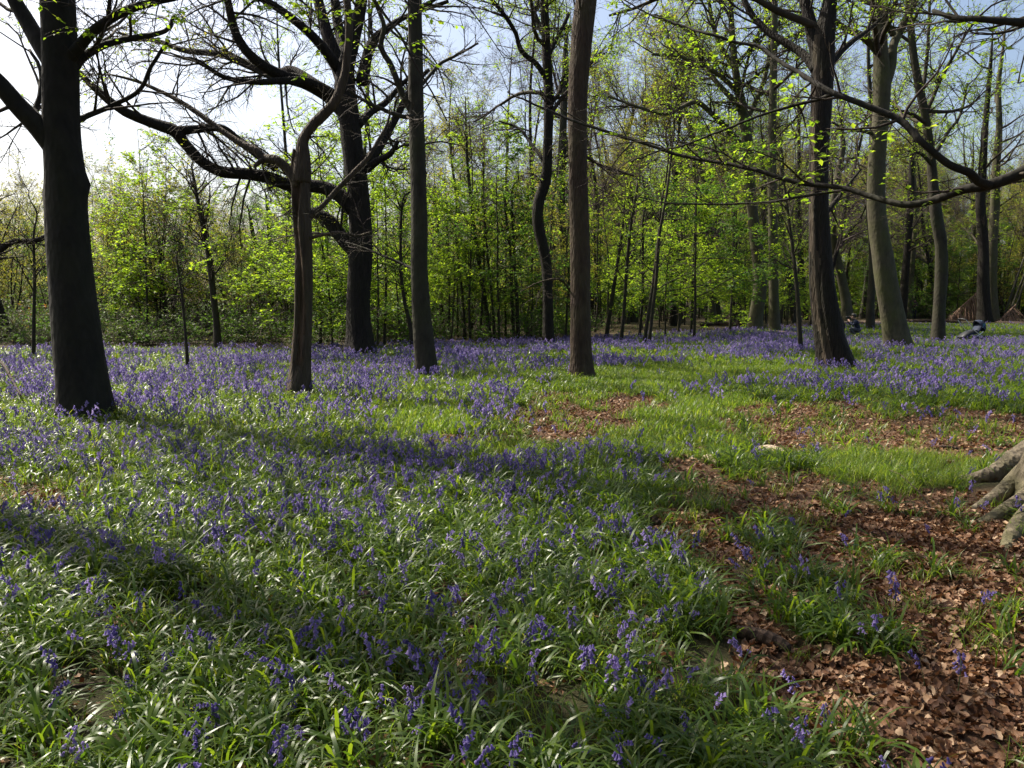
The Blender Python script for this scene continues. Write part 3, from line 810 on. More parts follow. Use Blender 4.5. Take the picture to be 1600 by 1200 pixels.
# 10. sunlit pair at the far edge of the bluebells
hero('beech_tree', 'far beech with ivy and a pale sunlit base beside the fallen logs, crown spreading wide',
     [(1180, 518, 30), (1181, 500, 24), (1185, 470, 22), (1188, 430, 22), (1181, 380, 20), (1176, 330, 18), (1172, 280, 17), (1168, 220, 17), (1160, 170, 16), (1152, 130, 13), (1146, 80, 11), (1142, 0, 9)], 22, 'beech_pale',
     limbs=[[(1162, 235, 11), (1140, 205, 9), (1115, 180, 8, -.5), (1090, 160, 7, -1), (1070, 165, 6, -1.4), (1040, 178, 5, -1.8), (1000, 168, 4, -2.2), (950, 150, 3, -2.6)],
            [(1160, 170, 10), (1130, 140, 8), (1105, 110, 7, .6), (1085, 70, 6, 1), (1070, 45, 5, 1.4), (1030, 30, 3, 1.8)],
            [(1150, 140, 9), (1120, 115, 7, -.8), (1090, 100, 6, -1.3), (1060, 88, 5, -1.8), (1020, 85, 4, -2.2)],
            [(1150, 110, 8), (1125, 70, 7, .4), (1112, 30, 6, .6), (1105, -20, 5, .8)],
            [(1155, 230, 8), (1120, 235, 6, .8), (1090, 240, 5, 1.4), (1060, 225, 4, 2)],
            [(1165, 190, 8), (1185, 150, 7, .5), (1200, 100, 6, .9), (1205, 40, 5, 1.2)]],
     radial=wobble(111, 4, 0.2, 0.6, 0.05), sides=16, seed=113, per_m=2.2, top_n=16, top_z=9, auto=(8, 11, 5), a=(2.2, 7, 1.1, 4, 0.5), leaf=(2, 0.105, 'leaf'), b_r=0.016, c_r=0.012, a_r=0.03)
hero('beech_tree', 'straight far beech with a greenish sunlit column, next to the ivy-clad beech',
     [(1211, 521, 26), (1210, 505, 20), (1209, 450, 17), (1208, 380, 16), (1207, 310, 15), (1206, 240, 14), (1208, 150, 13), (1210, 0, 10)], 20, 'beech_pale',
     radial=wobble(121, 4, 0.15, 0.6, 0.04), sides=14, seed=123, top_n=18, top_z=8, auto=(13, 9, 5), a=(2.0, 6, 1.0, 4, 0.45), leaf=(2, 0.105, 'leaf'), b_r=0.015, c_r=0.011)

# 11. big-rooted beech cut by the right edge, with its low sweeping limbs
rt_depth = 6.15
RT = [(1732, 812, 300), (1732, 780, 266), (1730, 740, 242), (1732, 690, 226), (1736, 620, 210), (1740, 520, 200), (1744, 380, 196), (1748, 200, 192), (1752, 0, 186), (1756, -300, 170)]
def rad_rt(th, z, s):
    k = wobble(131, 5, 0.0, 0.4, 0.03)(th, z, s)
    for c, am, w in ((math.pi + 0.10, 0.85, 0.30), (math.pi + 0.75, 0.70, 0.24), (math.pi + 1.25, 0.75, 0.22), (math.pi - 0.6, 0.7, 0.3), (-0.6, 0.8, 0.3), (0.9, 0.8, 0.3)):
        k = k + am * np.exp(-np.maximum(z - 0.02, 0) / 0.23) * np.exp(-(np.angle(np.exp(1j * (th - c))) / w) ** 2)
    return k
rooted = hero('rooted_beech', 'massive pale beech with sprawling surface roots and low sweeping limbs, beside the leaf litter',
     RT, 16, 'beech_root', depth=rt_depth,
     limbs=[[(1720, 190, 34), (1660, 235, 24, -.1), (1600, 268, 19, -.2), (1560, 284, 16, -.2), (1535, 291, 15, -.15), (1500, 297, 14, -.05), (1460, 312, 12, .1), (1415, 319, 11, .2), (1365, 307, 9, .4), (1310, 292, 8.5, .6), (1250, 285, 8, .8), (1180, 266, 7, 1), (1120, 254, 6.5, 1.2), (1060, 242, 6, 1.4), (985, 217, 6, 1.6), (920, 196, 5.5, 1.8), (860, 172, 5, 2), (805, 148, 3.5, 2.2), (785, 138, 2, 2.3)],
            [(1545, 290, 14, -.2), (1528, 283, 13, -.25), (1515, 270, 12, -.3), (1480, 255, 11, -.3), (1440, 222, 10, -.3), (1405, 188, 9.5, -.2), (1350, 165, 9, -.1), (1297, 145, 8, 0), (1255, 122, 7, .2), (1215, 100, 6, .4), (1180, 75, 5.5, .6), (1145, 68, 5, .7), (1095, 52, 4.5, .8), (1055, 40, 3.5, 1), (1010, 22, 3, 1.2), (960, -5, 2, 1.4)],
            [(1300, 146, 7, 0), (1280, 155, 5.5, .1), (1240, 165, 5, .2), (1195, 178, 4.5, .3), (1150, 196, 4, .4), (1110, 212, 3.5, .5), (1070, 228, 3, .6), (1040, 236, 2.5, .7), (990, 256, 2, .8)],
            [(1330, 297, 6, .55), (1300, 300, 5, .6), (1250, 308, 4.5, .8), (1200, 316, 4, 1), (1130, 318, 3.5, 1.2), (1060, 314, 3, 1.4), (1000, 302, 2, 1.6)],
            [(1730, 10, 30), (1660, 20, 16, -.4), (1600, 35, 12, -.5), (1540, 32, 9, -.5), (1490, 28, 7, -.4), (1450, 15, 5, -.2)]],
     radial=rad_rt, sides=44, seed=133, limb_per_m=2.6, top_n=6, top_z=4.5, auto=(8, 6.5, 5), a=(0.75, 4, 0.4, 3, 0.2), leaf=(0.10, 0.055, 'leaf'), a_r=0.008, b_r=0.004, c_r=0.003, limb_mat='beech_dark', wander=0.16)
sprays(rooted, [(1262, 215, 6.6, 4), (1300, 260, 6.7, 3), (1170, 235, 7.2, 4), (1230, 300, 7, 4), (1390, 205, 6.2, 3), (1560, 60, 5.9, 4), (1500, 30, 5.9, 4), (1090, 60, 7.2, 4), (1030, 25, 7.4, 4), (1590, 130, 5.9, 3), (1130, 100, 7, 3)], 72, 0.055)
def root_arm(pts):
    P = []
    bl = np.array(rooted.location)
    for px, py, w, lift in pts:
        g = ground_at(px, py)
        r = w * 0.5 * g[1] / FPX
        P.append([g[0] - bl[0], g[1] - bl[1], float(height(g[0], g[1])) - bl[2] + lift * r, r])
    C = catmull(np.array(P), 28)
    V, F = loft(C[:, :3], C[:, 3], 14, wobble(int(pts[0][0]), 3, 0, 1, 0.12), cap=True)
    obj('root', mesh_np('root', V, F, M['beech_root']), rooted)
root_arm([(1680, 742, 70, 1.6), (1610, 735, 50, 1.2), (1570, 742, 34, .8), (1535, 750, 24, .5), (1490, 748, 15, .1), (1440, 740, 8, -.5)])
root_arm([(1680, 775, 60, 1.8), (1610, 765, 42, 1.4), (1575, 775, 30, 1), (1545, 788, 20, .6), (1515, 799, 12, .0), (1490, 806, 6, -.8)])
root_arm([(1690, 800, 60, 1.4), (1625, 792, 38, 1), (1590, 800, 30, .7), (1555, 812, 24, .4), (1525, 816, 14, -.4)])
root_arm([(1680, 815, 60, 1.2), (1625, 815, 44, 1), (1598, 828, 34, .8), (1580, 845, 26, .3), (1566, 864, 14, -.6)])
root_arm([(1670, 728, 50, 1.2), (1620, 716, 34, 1), (1580, 716, 22, .6), (1545, 720, 12, .0), (1515, 722, 6, -.8)])

# 12. smaller trunks that can be told apart
def pole(label, path, H=8, group=None, mat='pole', seed=0, leaf=(0.3, 0.075, 'leaf'), top_n=16, top_z=2.2, name='slim_tree', a=(1.1, 5, 0.6, 3, 0.35), depth=None, auto=(0, 0, 0), sides=9, a_up=0.04, flat=0.6):
    return hero(name, label, path, H, mat, group=group, sides=sides, seed=seed, top_n=top_n, top_z=top_z, a=a, leaf=leaf, depth=depth, auto=auto,
                radial=wobble(seed, 3, 0.12, 0.3, 0.05), a_r=0.016, b_r=0.010, c_r=0.007, a_up=a_up, flat=flat)
pole('slim dark tree with bare fan of twigs, in front of the bramble bank', [(341, 546, 15), (338, 500, 11), (332, 450, 11), (328, 410, 10), (321, 370, 9), (312, 330, 7), (305, 290, 5), (300, 255, 3)], 6.4, seed=201, leaf=(0.03, 0.06, 'leaf_yellow'), top_n=34, a=(1.7, 6, 0.8, 3, 0.4))
pole('whip-thin dark sapling alone in the bluebells near the big dark beech', [(294, 586, 8), (292, 550, 6), (288, 500, 5), (284, 460, 4.5), (279, 425, 4), (276, 395, 2.5)], 3.2, seed=202, leaf=(1.0, 0.06, 'leaf_dark'), top_n=20, top_z=1.4, a=(0.75, 5, 0.35, 3, 0.2))
SAP_L = (['thin dark stem, one of a pair between the bramble bank and the dead tree'] * 2 + ['thin stem, one of two just beyond the slim straight grey beech'] * 2
         + ['tallest leaning sapling stem between the slim grey beech and the crooked trunk', 'very thin stem close beside the tallest leaning sapling']
         + ['thin stem, one of two close together near the crooked S-bend trunk'] * 2 + ['short thin stem on the far side of the slim grey beech', 'shortest wispy stem on the far side of the slim grey beech']
         + ['leaning thin stem in the fan of saplings beyond the brown ridged trunk'] * 5
         + ['dark crooked sapling at the foot of the slim straight grey beech', 'thin upright stem behind the brown ridged trunk', 'wispy short stem between the crooked trunk and the brown ridged trunk'])
gsap = 'thin dark sapling stems at the far edge of the bluebells'
for k, pth in enumerate([
    [(411, 522, 12), (408, 470, 10), (402, 410, 9), (394, 360, 7), (385, 310, 5)],
    [(428, 520, 11), (425, 460, 9), (422, 390, 8), (418, 330, 6), (412, 280, 4)],
    [(691, 522, 9), (689, 470, 7), (687, 420, 6), (684, 360, 5)],
    [(702, 520, 8), (701, 460, 6), (699, 390, 5), (697, 330, 4)],
    [(766, 530, 9), (758, 470, 8), (747, 400, 7), (738, 330, 6), (730, 250, 5), (727, 150, 4)],
    [(773, 531, 6), (768, 460, 5), (762, 400, 4), (757, 330, 3)],
    [(804, 530, 7), (800, 470, 6), (798, 400, 5), (790, 330, 4), (782, 260, 3)],
    [(810, 531, 8), (807, 460, 6), (803, 390, 5), (800, 300, 4)],
    [(726, 530, 7), (724, 480, 5), (718, 420, 4), (712, 360, 3)],
    [(735, 534, 5), (733, 480, 4), (735, 420, 3)],
    [(946, 531, 8), (954, 480, 7), (962, 430, 6), (971, 370, 5), (976, 320, 4)],
    [(970, 535, 7), (976, 470, 6), (980, 410, 6), (986, 350, 5), (996, 290, 4)],
    [(998, 531, 6), (1003, 480, 5), (1005, 420, 5), (1004, 350, 4)],
    [(1006, 538, 7), (1013, 490, 6), (1021, 440, 6), (1028, 380, 5), (1033, 320, 4)],
    [(1013, 541, 7), (1019, 490, 6), (1025, 440, 6), (1030, 370, 5), (1042, 300, 4)],
    [(645, 548, 9), (641, 510, 8), (632, 470, 7), (627, 430, 6), (626, 370, 5), (630, 310, 4)],
    [(930, 512, 6), (931, 460, 5), (930, 400, 4), (928, 330, 3)],
    [(884, 530, 4), (886, 480, 3.5), (889, 440, 3)]]):
    pole(SAP_L[k], pth, 6 + (k % 5), gsap, seed=220 + k, leaf=(3, 0.08, 'leaf' if k % 3 else 'leaf_dark'), top_n=16, top_z=1.7)
pole('bare slim leaning pole standing just left of the dark split-bark trunk', [(1252, 551, 9), (1249, 510, 8), (1246, 460, 7), (1240, 400, 6), (1232, 340, 5), (1226, 290, 4)], 6, seed=250, leaf=(0.3, 0.06, 'leaf'))
FAR_L = ['stout trunk deep behind the fan of leaning saplings', 'dark trunk close behind the crooked S-bend trunk', 'slim far trunk between the leaning saplings and the ivy-clad beech',
         'leaning brown trunk beyond the long dark fallen log', 'slim trunk, one of two close behind the ivy-clad beech', 'slim trunk, one of two close behind the ivy-clad beech',
         'leaning trunk between the straight greenish beech and the split-bark trunk', 'upright trunk behind the bare slim leaning pole', 'curved pale trunk behind the crouching person',
         'dark upright trunk between the crouching person and the leaning smooth beech', 'upright trunk just past the leaning smooth beech, near the bags', 'slim trunk behind the dark bags',
         'thick trunk right behind the standing person', 'slim trunk beside the standing person', 'pale slim trunk in front of which the stick lean-to begins', 'slim trunk rising behind the stick lean-to',
         'slim trunk beside the greenish trunk near the smaller den', 'trunk half hidden close behind the dark oak', 'trunk half hidden behind the broken dead tree', 'trunk between the broken dead tree and the dark oak',
         'slim trunk between the dark oak and the slim grey beech']
gfar = 'mid-sized trunks in the wood behind the bluebells'
for k, pth in enumerate([
    [(990, 503, 18), (988, 460, 15), (986, 400, 13), (984, 330, 11), (982, 250, 9)],
    [(843, 512, 13), (842, 470, 11), (840, 420, 10), (836, 360, 8)],
    [(1060, 500, 10), (1058, 450, 8), (1056, 390, 7)],
    [(1124, 506, 14), (1119, 470, 11), (1112, 430, 10), (1103, 390, 9), (1095, 350, 7)],
    [(1155, 502, 10), (1152, 450, 9), (1148, 390, 8)],
    [(1148, 500, 9), (1143, 450, 7), (1140, 400, 6)],
    [(1245, 503, 18), (1240, 470, 15), (1230, 420, 14), (1222, 370, 12), (1218, 320, 10)],
    [(1258, 500, 12), (1254, 450, 11), (1250, 380, 9), (1247, 300, 8)],
    [(1325, 502, 24), (1322, 470, 17), (1314, 430, 15), (1304, 390, 14), (1300, 350, 14), (1304, 310, 13), (1310, 270, 11)],
    [(1360, 517, 16), (1360, 480, 13), (1363, 430, 12), (1362, 380, 11), (1358, 320, 10)],
    [(1408, 500, 16), (1412, 460, 14), (1416, 410, 13), (1420, 360, 11), (1424, 300, 10)],
    [(1420, 498, 12), (1423, 450, 10), (1426, 400, 9)],
    [(1440, 496, 16), (1436, 460, 14), (1432, 410, 13), (1430, 350, 11), (1428, 300, 9)],
    [(1452, 495, 11), (1453, 450, 10), (1454, 390, 9), (1452, 320, 8)],
    [(1490, 486, 9), (1493, 440, 8), (1495, 380, 8), (1497, 320, 7)],
    [(1520, 492, 10), (1521, 440, 9), (1522, 380, 8), (1520, 310, 7)],
    [(1563, 496, 10), (1561, 450, 9), (1559, 400, 8), (1556, 330, 7)],
    [(562, 520, 12), (567, 470, 9), (570, 420, 8)],
    [(455, 518, 12), (453, 480, 9), (452, 440, 8)],
    [(535, 520, 14), (536, 480, 11), (538, 440, 10)],
    [(582, 518, 10), (581, 470, 8), (580, 420, 7)]]):
    pole(FAR_L[k], pth, 19 + (k * 3) % 6, gfar, mat=['beech', 'oak', 'beech_pale'][k % 3], seed=260 + k, leaf=(2, 0.12, 'leaf'), top_n=12, top_z=3.0, auto=(9, 4.5, 4.0), a=(1.8, 4, 0.9, 3, 0.5), name='woodland_tree', sides=12)
den_tree = pole('dark trunk carrying the lean-to of sticks behind the stroller', [(1539, 504, 26), (1538, 480, 21), (1536, 440, 20), (1537, 400, 18), (1535, 360, 17), (1532, 320, 15), (1535, 270, 13)], 23, seed=290, mat='oak', leaf=(0.5, 0.10, 'leaf'), name='woodland_tree', auto=(12, 5, 4.2), a=(1.8, 5, 0.9, 3, 0.5), top_z=4, sides=12)
pole('greenish sunlit trunk directly beside the one carrying the stick lean-to', [(1551, 503, 24), (1550, 470, 18), (1549, 430, 17), (1551, 380, 16), (1554, 330, 15), (1556, 270, 13)], 24, seed=291, mat='beech_pale', leaf=(0.5, 0.10, 'leaf'), name='woodland_tree', auto=(12, 5, 4.2), a=(1.8, 5, 0.9, 3, 0.5), top_z=4, sides=12)
pole('crooked leaning trunk at the wood edge beyond the big dark beech', [(12, 538, 26), (6, 510, 20), (-8, 470, 18), (-20, 430, 16), (-34, 370, 12)], 7, seed=292, mat='oak', leaf=(0.2, 0.07, 'leaf_yellow'), auto=(5, 2.4, 2), a=(1.1, 5, 0.6, 3, 0.35))
pole('pair-like leaning grey trunk at the wood edge beyond the meadow gap', [(28, 505, 15), (22, 470, 14), (12, 440, 13), (4, 410, 12), (2, 380, 10)], 8, seed=293, mat='beech', leaf=(0.2, 0.08, 'leaf_yellow'), auto=(5, 3, 2))
pole('thin straight sapling between the big dark beech and the bramble bank', [(52, 560, 7), (53, 500, 6), (54, 440, 5), (53, 390, 4)], 5, seed=294, leaf=(0.5, 0.06, 'leaf_yellow'), top_z=1.6)
hero('bent_limb_tree', 'low tree with a pale arching limb reaching towards the big dark beech',
     [(-40, 560, 26), (-42, 500, 22), (-38, 440, 19), (-30, 395, 16), (-36, 340, 12)], 7, 'oak',
     limbs=[[(-34, 420, 12), (-10, 400, 10), (8, 385, 9), (25, 377, 8), (50, 377, 8), (72, 370, 7), (90, 360, 5), (120, 335, 3)]], seed=295, top_n=16, top_z=2, leaf=(0.25, 0.07, 'leaf_yellow'))
# a beech standing out of view to the left, whose shadow lies across the near flowers
def far_left_tree():
    rng = np.random.default_rng(300)
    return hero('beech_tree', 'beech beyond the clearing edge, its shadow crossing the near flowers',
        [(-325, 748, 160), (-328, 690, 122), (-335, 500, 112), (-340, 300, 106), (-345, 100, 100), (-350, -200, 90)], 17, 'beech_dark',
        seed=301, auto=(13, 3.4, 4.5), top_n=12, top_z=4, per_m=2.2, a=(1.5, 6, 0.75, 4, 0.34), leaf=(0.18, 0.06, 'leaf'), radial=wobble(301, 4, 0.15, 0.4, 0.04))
far_left_tree()

# ------------------------------------------------------------------ the wood behind: kinds of tree, copied
def kind_tree(seed, H, r, limbs_n, z0, limb_len, a, leaf, mat, twig, stems=1, ang=(0.7, 0.2), flat=0.7, up=0.03, a_r=0.025, b_r=0.014, c_r=0.010, lean=0.04, per_m=1.6):
    rng = np.random.default_rng(seed)
    tr, br, curves = [], [], []
    for s in range(stems):
        off = rng.normal(0, 0.18, 2) if stems > 1 else np.zeros(2)
        n = 14
        d = np.array([rng.normal(0, lean), rng.normal(0, lean), 1.0]) + (np.array([off[0], off[1], 0]) * 0.6 if stems > 1 else 0)
        P, R = grow(np.array([[off[0], off[1], -0.1]]), d[None], np.array([H * rng.uniform(0.8, 1.1)]), np.array([r]), 0.12, n, 0.045, 0.03, rng)
        R[0, 0] *= 1.35
        tr.append(tubes(P, R, 9))
        p, dd, rr, t = sprout(P, R, limbs_n, z0 / H, 0.98, rng)
        PA, RA = grow(p, fork(dd, rng.normal(ang[0], ang[1], len(p)), 1.0, rng), limb_len * rng.uniform(0.5, 1.2, len(p)) * (1.15 - 0.7 * t), np.clip(rr * 0.5, 0.012, 0.08), 0.3, 7, 0.12, up, rng)
        br.append(tubes(PA, RA, 5))
        curves += [np.c_[PA[k], RA[k]] for k in range(len(PA))]
    src = limb_samples(curves, per_m, rng)
    tw, lf = tree_crown(src, rng, 1, a[0], a[1], a[2], a[3], a[4], leaf[0], leaf[1], a_r=a_r, b_r=b_r, c_r=c_r, flat=flat, a_up=up)
    br.append((tw[0], tw[1][0]))
    V, F = merge(tr); me = [('trunk', mesh_np('trunk', V, F, M[mat]))]
    V, F = merge(br); me.append(('branches', mesh_np('branches', V, F, M[twig])))
    if lf is not None:
        me.append(('crown', mesh_np('crown', lf[0], [lf[1]], M[leaf[2]], False)))
    return me

def plant(kind, x, y, rz, sc, name, label, cat, group):
    t = thing(name, (x, y, float(height(x, y))), label, cat, group)
    t.rotation_euler = (0, 0, rz)
    t.scale = (sc, sc, sc * random.uniform(0.92, 1.08))
    for nm, me in kind:
        o = obj(nm, me, t)
        if nm != 'trunk':
            o['kind'] = 'stuff'
    return t

TALL = [kind_tree(400 + k, 22, 0.22, 18, 5.0, 5.2, (2.0, 6, 1.05, 4, 0.6), ([0.12, 0.5, 1, 2][k], 0.14, 'leaf_yellow' if k % 2 else 'leaf'), ['oak', 'beech', 'oak', 'beech_pale'][k], 'fartwig', up=0.05, per_m=2.5, b_r=0.018, c_r=0.014) for k in range(4)]
SAPL = [kind_tree(420 + k, 6.5, 0.045, 17, 1.0, 2.7, (1.0, 5, 0.55, 3, 0.28), (6, 0.095, ['leaf', 'leaf', 'leaf_dark'][k]), 'pole', 'twig', ang=(1.3, 0.2), flat=0.18, up=0.0, a_r=0.010, b_r=0.007, c_r=0.006, per_m=1.9) for k in range(3)]
COPP = [kind_tree(440 + k, 7.0, 0.045, 10, 0.9, 2.3, (1.0, 5, 0.6, 3, 0.3), ([2, 4, 4][k], 0.10, ['leaf_yellow', 'leaf_yellow', 'leaf_dark'][k]), 'pole', 'twig', stems=4, ang=(0.8, 0.3), flat=0.8, up=0.03, a_r=0.012, b_r=0.009, c_r=0.008, lean=0.22, per_m=1.6) for k in range(3)]
BIRCH = [kind_tree(460 + k, 12, 0.09, 18, 2.6, 2.8, (1.3, 5, 0.75, 4, 0.4), ([3, 1][k], 0.10, 'leaf_yellow'), 'pole', 'fartwig', ang=(0.75, 0.2), up=0.05, a_r=0.014, b_r=0.010, c_r=0.009, per_m=1.7) for k in range(2)]

LOOK = {}
for ks, ws in ((TALL, ('tall dark-barked tree with nearly bare twigs', 'tall grey-barked tree in thin yellowish leaf', 'tall dark-barked tree in fresh green leaf', 'tall pale-barked tree in full yellow-green leaf')),
               (SAPL, ('young beech with long level sprays of bright leaves', 'young beech with short layered sprays of bright leaves', 'young beech with darker green leaf layers')),
               (COPP, ('spreading many-stemmed shrub in sparse yellowish leaf', 'spreading many-stemmed shrub in full yellowish leaf', 'spreading many-stemmed shrub in dark green leaf')),
               (BIRCH, ('slender twiggy tree in yellow-green leaf', 'slender twiggy tree almost bare of leaf'))):
    for k_, w_ in zip(ks, ws): LOOK[id(k_)] = w_
taken = [(np.array(o.location[:2])) for o in bpy.data.objects if o.type == 'EMPTY']
def free(x, y, gap):
    p = np.array([x, y])
    return all(np.hypot(*(p - q)) > gap for q in taken)
def glade(x, y):
    px = 800 + FPX * x / max(y, 0.1)
    return (1300 < px < 1680 and 30 < y < 70) or (1270 < px < 1400 and 30 < y < 58) or (1090 < px < 1300 and 38.5 < y < 46)
def strew(kinds, spots, name, label, cat, group, smin, smax, gap):
    for x, y in spots:
        if not free(x, y, gap) or glade(x, y): continue
        taken.append(np.array([x, y]))
        kd = random.choice(kinds)
        plant(kd, x, y, random.uniform(0, 6.28), random.uniform(smin, smax), name, LOOK.get(id(kd), '') + label, cat, group)

def wedge(n, px0, px1, d0, d1, seed):
    r = np.random.default_rng(seed)
    out = []
    for _ in range(n):
        d = math.sqrt(r.uniform(d0 * d0, d1 * d1)); px = r.uniform(px0, px1)
        out.append(((px - 800) / FPX * d, d))
    return out
# bright leafy saplings whose layers fill the middle height
strew(SAPL, [(at(px, 520, d)[0], d) for px, d in ((500, 29), (545, 31), (600, 28), (520, 36), (640, 34), (450, 35), (700, 34), (735, 38), (690, 41), (790, 37), (820, 41), (1060, 40), (1110, 44), (1140, 38), (1030, 46), (1080, 36), (1165, 47), (1230, 46), (1275, 50), (1335, 48), (1390, 52), (1440, 44), (1500, 50), (1580, 46), (1530, 66), (1490, 60), (1610, 55), (940, 46), (980, 52), (870, 48), (470, 27.5), (520, 27), (590, 26.5), (625, 30), (705, 31), (750, 33), (780, 31.5), (715, 35), (830, 34), (1040, 33), (1085, 31), (1060, 37), (230, 30), (180, 32), (260, 33))],
      'beech_sapling', ' at the wood edge', 'sapling', 'leafy saplings at the edge of the wood', 0.85, 1.35, 0.4)
strew(SAPL, wedge(110, 420, 1750, 46, 85, 501), 'beech_sapling', ' deeper in the wood', 'sapling', 'leafy saplings deeper in the wood', 0.8, 1.3, 1.0)
# coppice and small trees at the left wood edge
strew(COPP, wedge(30, -150, 480, 31, 52, 503) + wedge(22, 440, 900, 36, 62, 504), 'coppiced_hazel', ' behind the bluebells', 'shrub', 'coppice shrubs behind the bluebells', 0.7, 1.15, 0.8)
strew(COPP, wedge(46, 850, 1800, 54, 95, 505), 'coppiced_hazel', ' among the tall far trunks', 'shrub', 'coppice among the tall trees', 0.8, 1.25, 1.2)
strew(BIRCH, wedge(22, -100, 470, 44, 75, 506) + wedge(14, 470, 950, 48, 78, 507), 'birch_tree', ' standing behind the shrubs', 'tree', 'slender trees behind the coppice', 0.6, 0.9, 0.9)
strew(SAPL, wedge(50, 1270, 1780, 71, 100, 518), 'beech_sapling', ' beyond the glade with the dens', 'sapling', 'leafy saplings beyond the glade', 1.2, 1.8, 1.0)
strew(TALL, wedge(70, 930, 1800, 71, 125, 519), 'tall_tree', ' deep in the wood', 'tree', 'tall trees deep in the wood', 0.85, 1.2, 1.2)
strew(TALL, wedge(24, 640, 960, 60, 110, 508) + wedge(40, 900, 1750, 44, 62, 511) + wedge(100, 900, 1800, 58, 120, 509), 'tall_tree', ' deep in the wood', 'tree', 'tall trees deep in the wood', 0.75, 1.15, 1.6)
strew(TALL, wedge(44, -60, 900, 90, 150, 510), 'tall_tree', ' rising far beyond the wood edge', 'tree', 'far trees beyond the wood edge', 0.6, 0.85, 2.5)

strew(COPP + BIRCH, wedge(44, -150, 560, 50, 92, 514), 'coppiced_hazel', ' in the far thicket at the wood edge', 'shrub', 'far thicket at the wood edge', 0.8, 1.2, 1.2)
STEM = [kind_tree(480 + k, 13, 0.075, 8, 7.0, 2.0, (1.0, 4, 0.6, 3, 0.35), ([1, 0.5, 2][k], 0.10, 'leaf'), 'pole', 'fartwig', ang=(0.7, 0.2), up=0.05, per_m=1.4, lean=0.07) for k in range(3)]
strew(STEM, wedge(30, 480, 1010, 38, 70, 515) + wedge(46, 1000, 1330, 48, 85, 516) + wedge(40, 1330, 1750, 70, 100, 517), 'pole_tree', 'thin dark pole-like tree among the crowded stems of the wood', 'tree', 'crowded thin stems of the wood', 0.7, 1.15, 0.6)
# the wood carried on behind the viewer: unseen trees added to block ambient light
r_ = np.random.default_rng(512)
behind = [(rr * math.cos(a_), rr * math.sin(a_)) for rr, a_ in zip(r_.uniform(8, 38, 46), r_.uniform(math.pi * 1.0, math.pi * 2.0, 46))]
strew(TALL[1:], behind[:26], 'tall_tree', ', added out of view behind the clearing to hold back skylight', 'tree', 'unseen trees added behind the viewpoint', 0.75, 1.0, 2.0)
strew(SAPL + COPP, behind[26:], 'beech_sapling', ', added out of view behind the clearing to hold back skylight', 'sapling', 'unseen young trees added behind the viewpoint', 0.9, 1.3, 2.0)

# ------------------------------------------------------------------ scrub at the wood edge
def scrub_kind(seed, w, h, n_st, leaf_n, leaf_size, mat):
    rng = np.random.default_rng(seed)
    p = np.c_[rng.normal(0, w * 0.3, (n_st, 2)), np.full(n_st, -0.05)]
    d = np.c_[rng.normal(0, 0.55, (n_st, 2)), np.ones(n_st)]
    P, R = grow(p, d, h * rng.uniform(0.7, 1.5, n_st), np.full(n_st, 0.010), 0.4, 7, 0.13, -0.10, rng)
    parts = [tubes(P, R, 4)]
    q, dd, rr, t = sprout(P, R, 6, 0.15, 1.0, rng)
    PB, RB = grow(q, fork(dd, rng.normal(0.9, 0.3, len(q)), 1, rng), 0.4 * h * rng.uniform(0.4, 1.1, len(q)), np.full(len(q), 0.006), 0.6, 4, 0.15, -0.03, rng)
    parts.append(tubes(PB, RB, 3))
    V, F = merge(parts)
    out = [('stems', mesh_np('stems', V, F, M['fartwig']))]
    if leaf_n:
        V, F = leaves(PB, RB, leaf_n, 0.05, leaf_size, rng, 0.55)
        out.append(('foliage', mesh_np('foliage', V, [F], M[mat], False)))
    return out
SCRUB = [scrub_kind(600, 1.6, 1.1, 26, 7, 0.085, 'bramble'), scrub_kind(601, 1.8, 0.9, 30, 8, 0.08, 'leaf_dark'), scrub_kind(602, 1.7, 1.3, 34, 2, 0.07, 'bramble')]
for kinds, spots, nm, lb, gp in (
    (SCRUB[:2], wedge(60, -150, 640, 27.5, 36, 610), 'bramble_bush', 'low leafy bramble bush on the bank behind the bluebells', 'bramble bushes on the bank'),
    (SCRUB[2:], wedge(26, 120, 620, 31, 42, 611), 'bare_bramble', 'brown mostly bare bramble tangle behind the leafy bank', 'bare bramble tangles'),
    (SCRUB, wedge(50, -150, 600, 40, 62, 614), 'thicket_bush', 'tall scrubby bush in the thicket behind the bramble bank', 'scrub bushes in the thicket'),
    (SCRUB[:2], wedge(44, 620, 1010, 30, 58, 613) + wedge(150, 520, 1800, 58, 105, 612), 'undergrowth_bush', 'leafy undergrowth bush in the shade of the far wood', 'undergrowth bushes in the far wood')):
    for x, y in spots:
        if (y < 26.5 + 0.9 * (x + 4) + 1.0 and y < 55 and x > -6) or (x > 5 and y < 71): continue
        s = random.uniform(0.7, 1.35) * (1.9 if nm == 'thicket_bush' else (1.9 if y > 58 else 1.1) if nm == 'undergrowth_bush' else 1.0)
        t = plant(random.choice(kinds), x, y, random.uniform(0, 6.28), s, nm, lb, 'bush', gp)
        for c in t.children: c['kind'] = 'stuff'
ob = scrub_kind(603, 0.9, 1.0, 16, 7, 0.08, 'leaf_orange')
gp_ = at(46, 520, 34)
t = plant(ob, gp_[0], 34, 0, 1.0, 'orange_shrub', 'small orange-leaved shrub at the wood edge beyond the big dark beech', 'shrub', None)

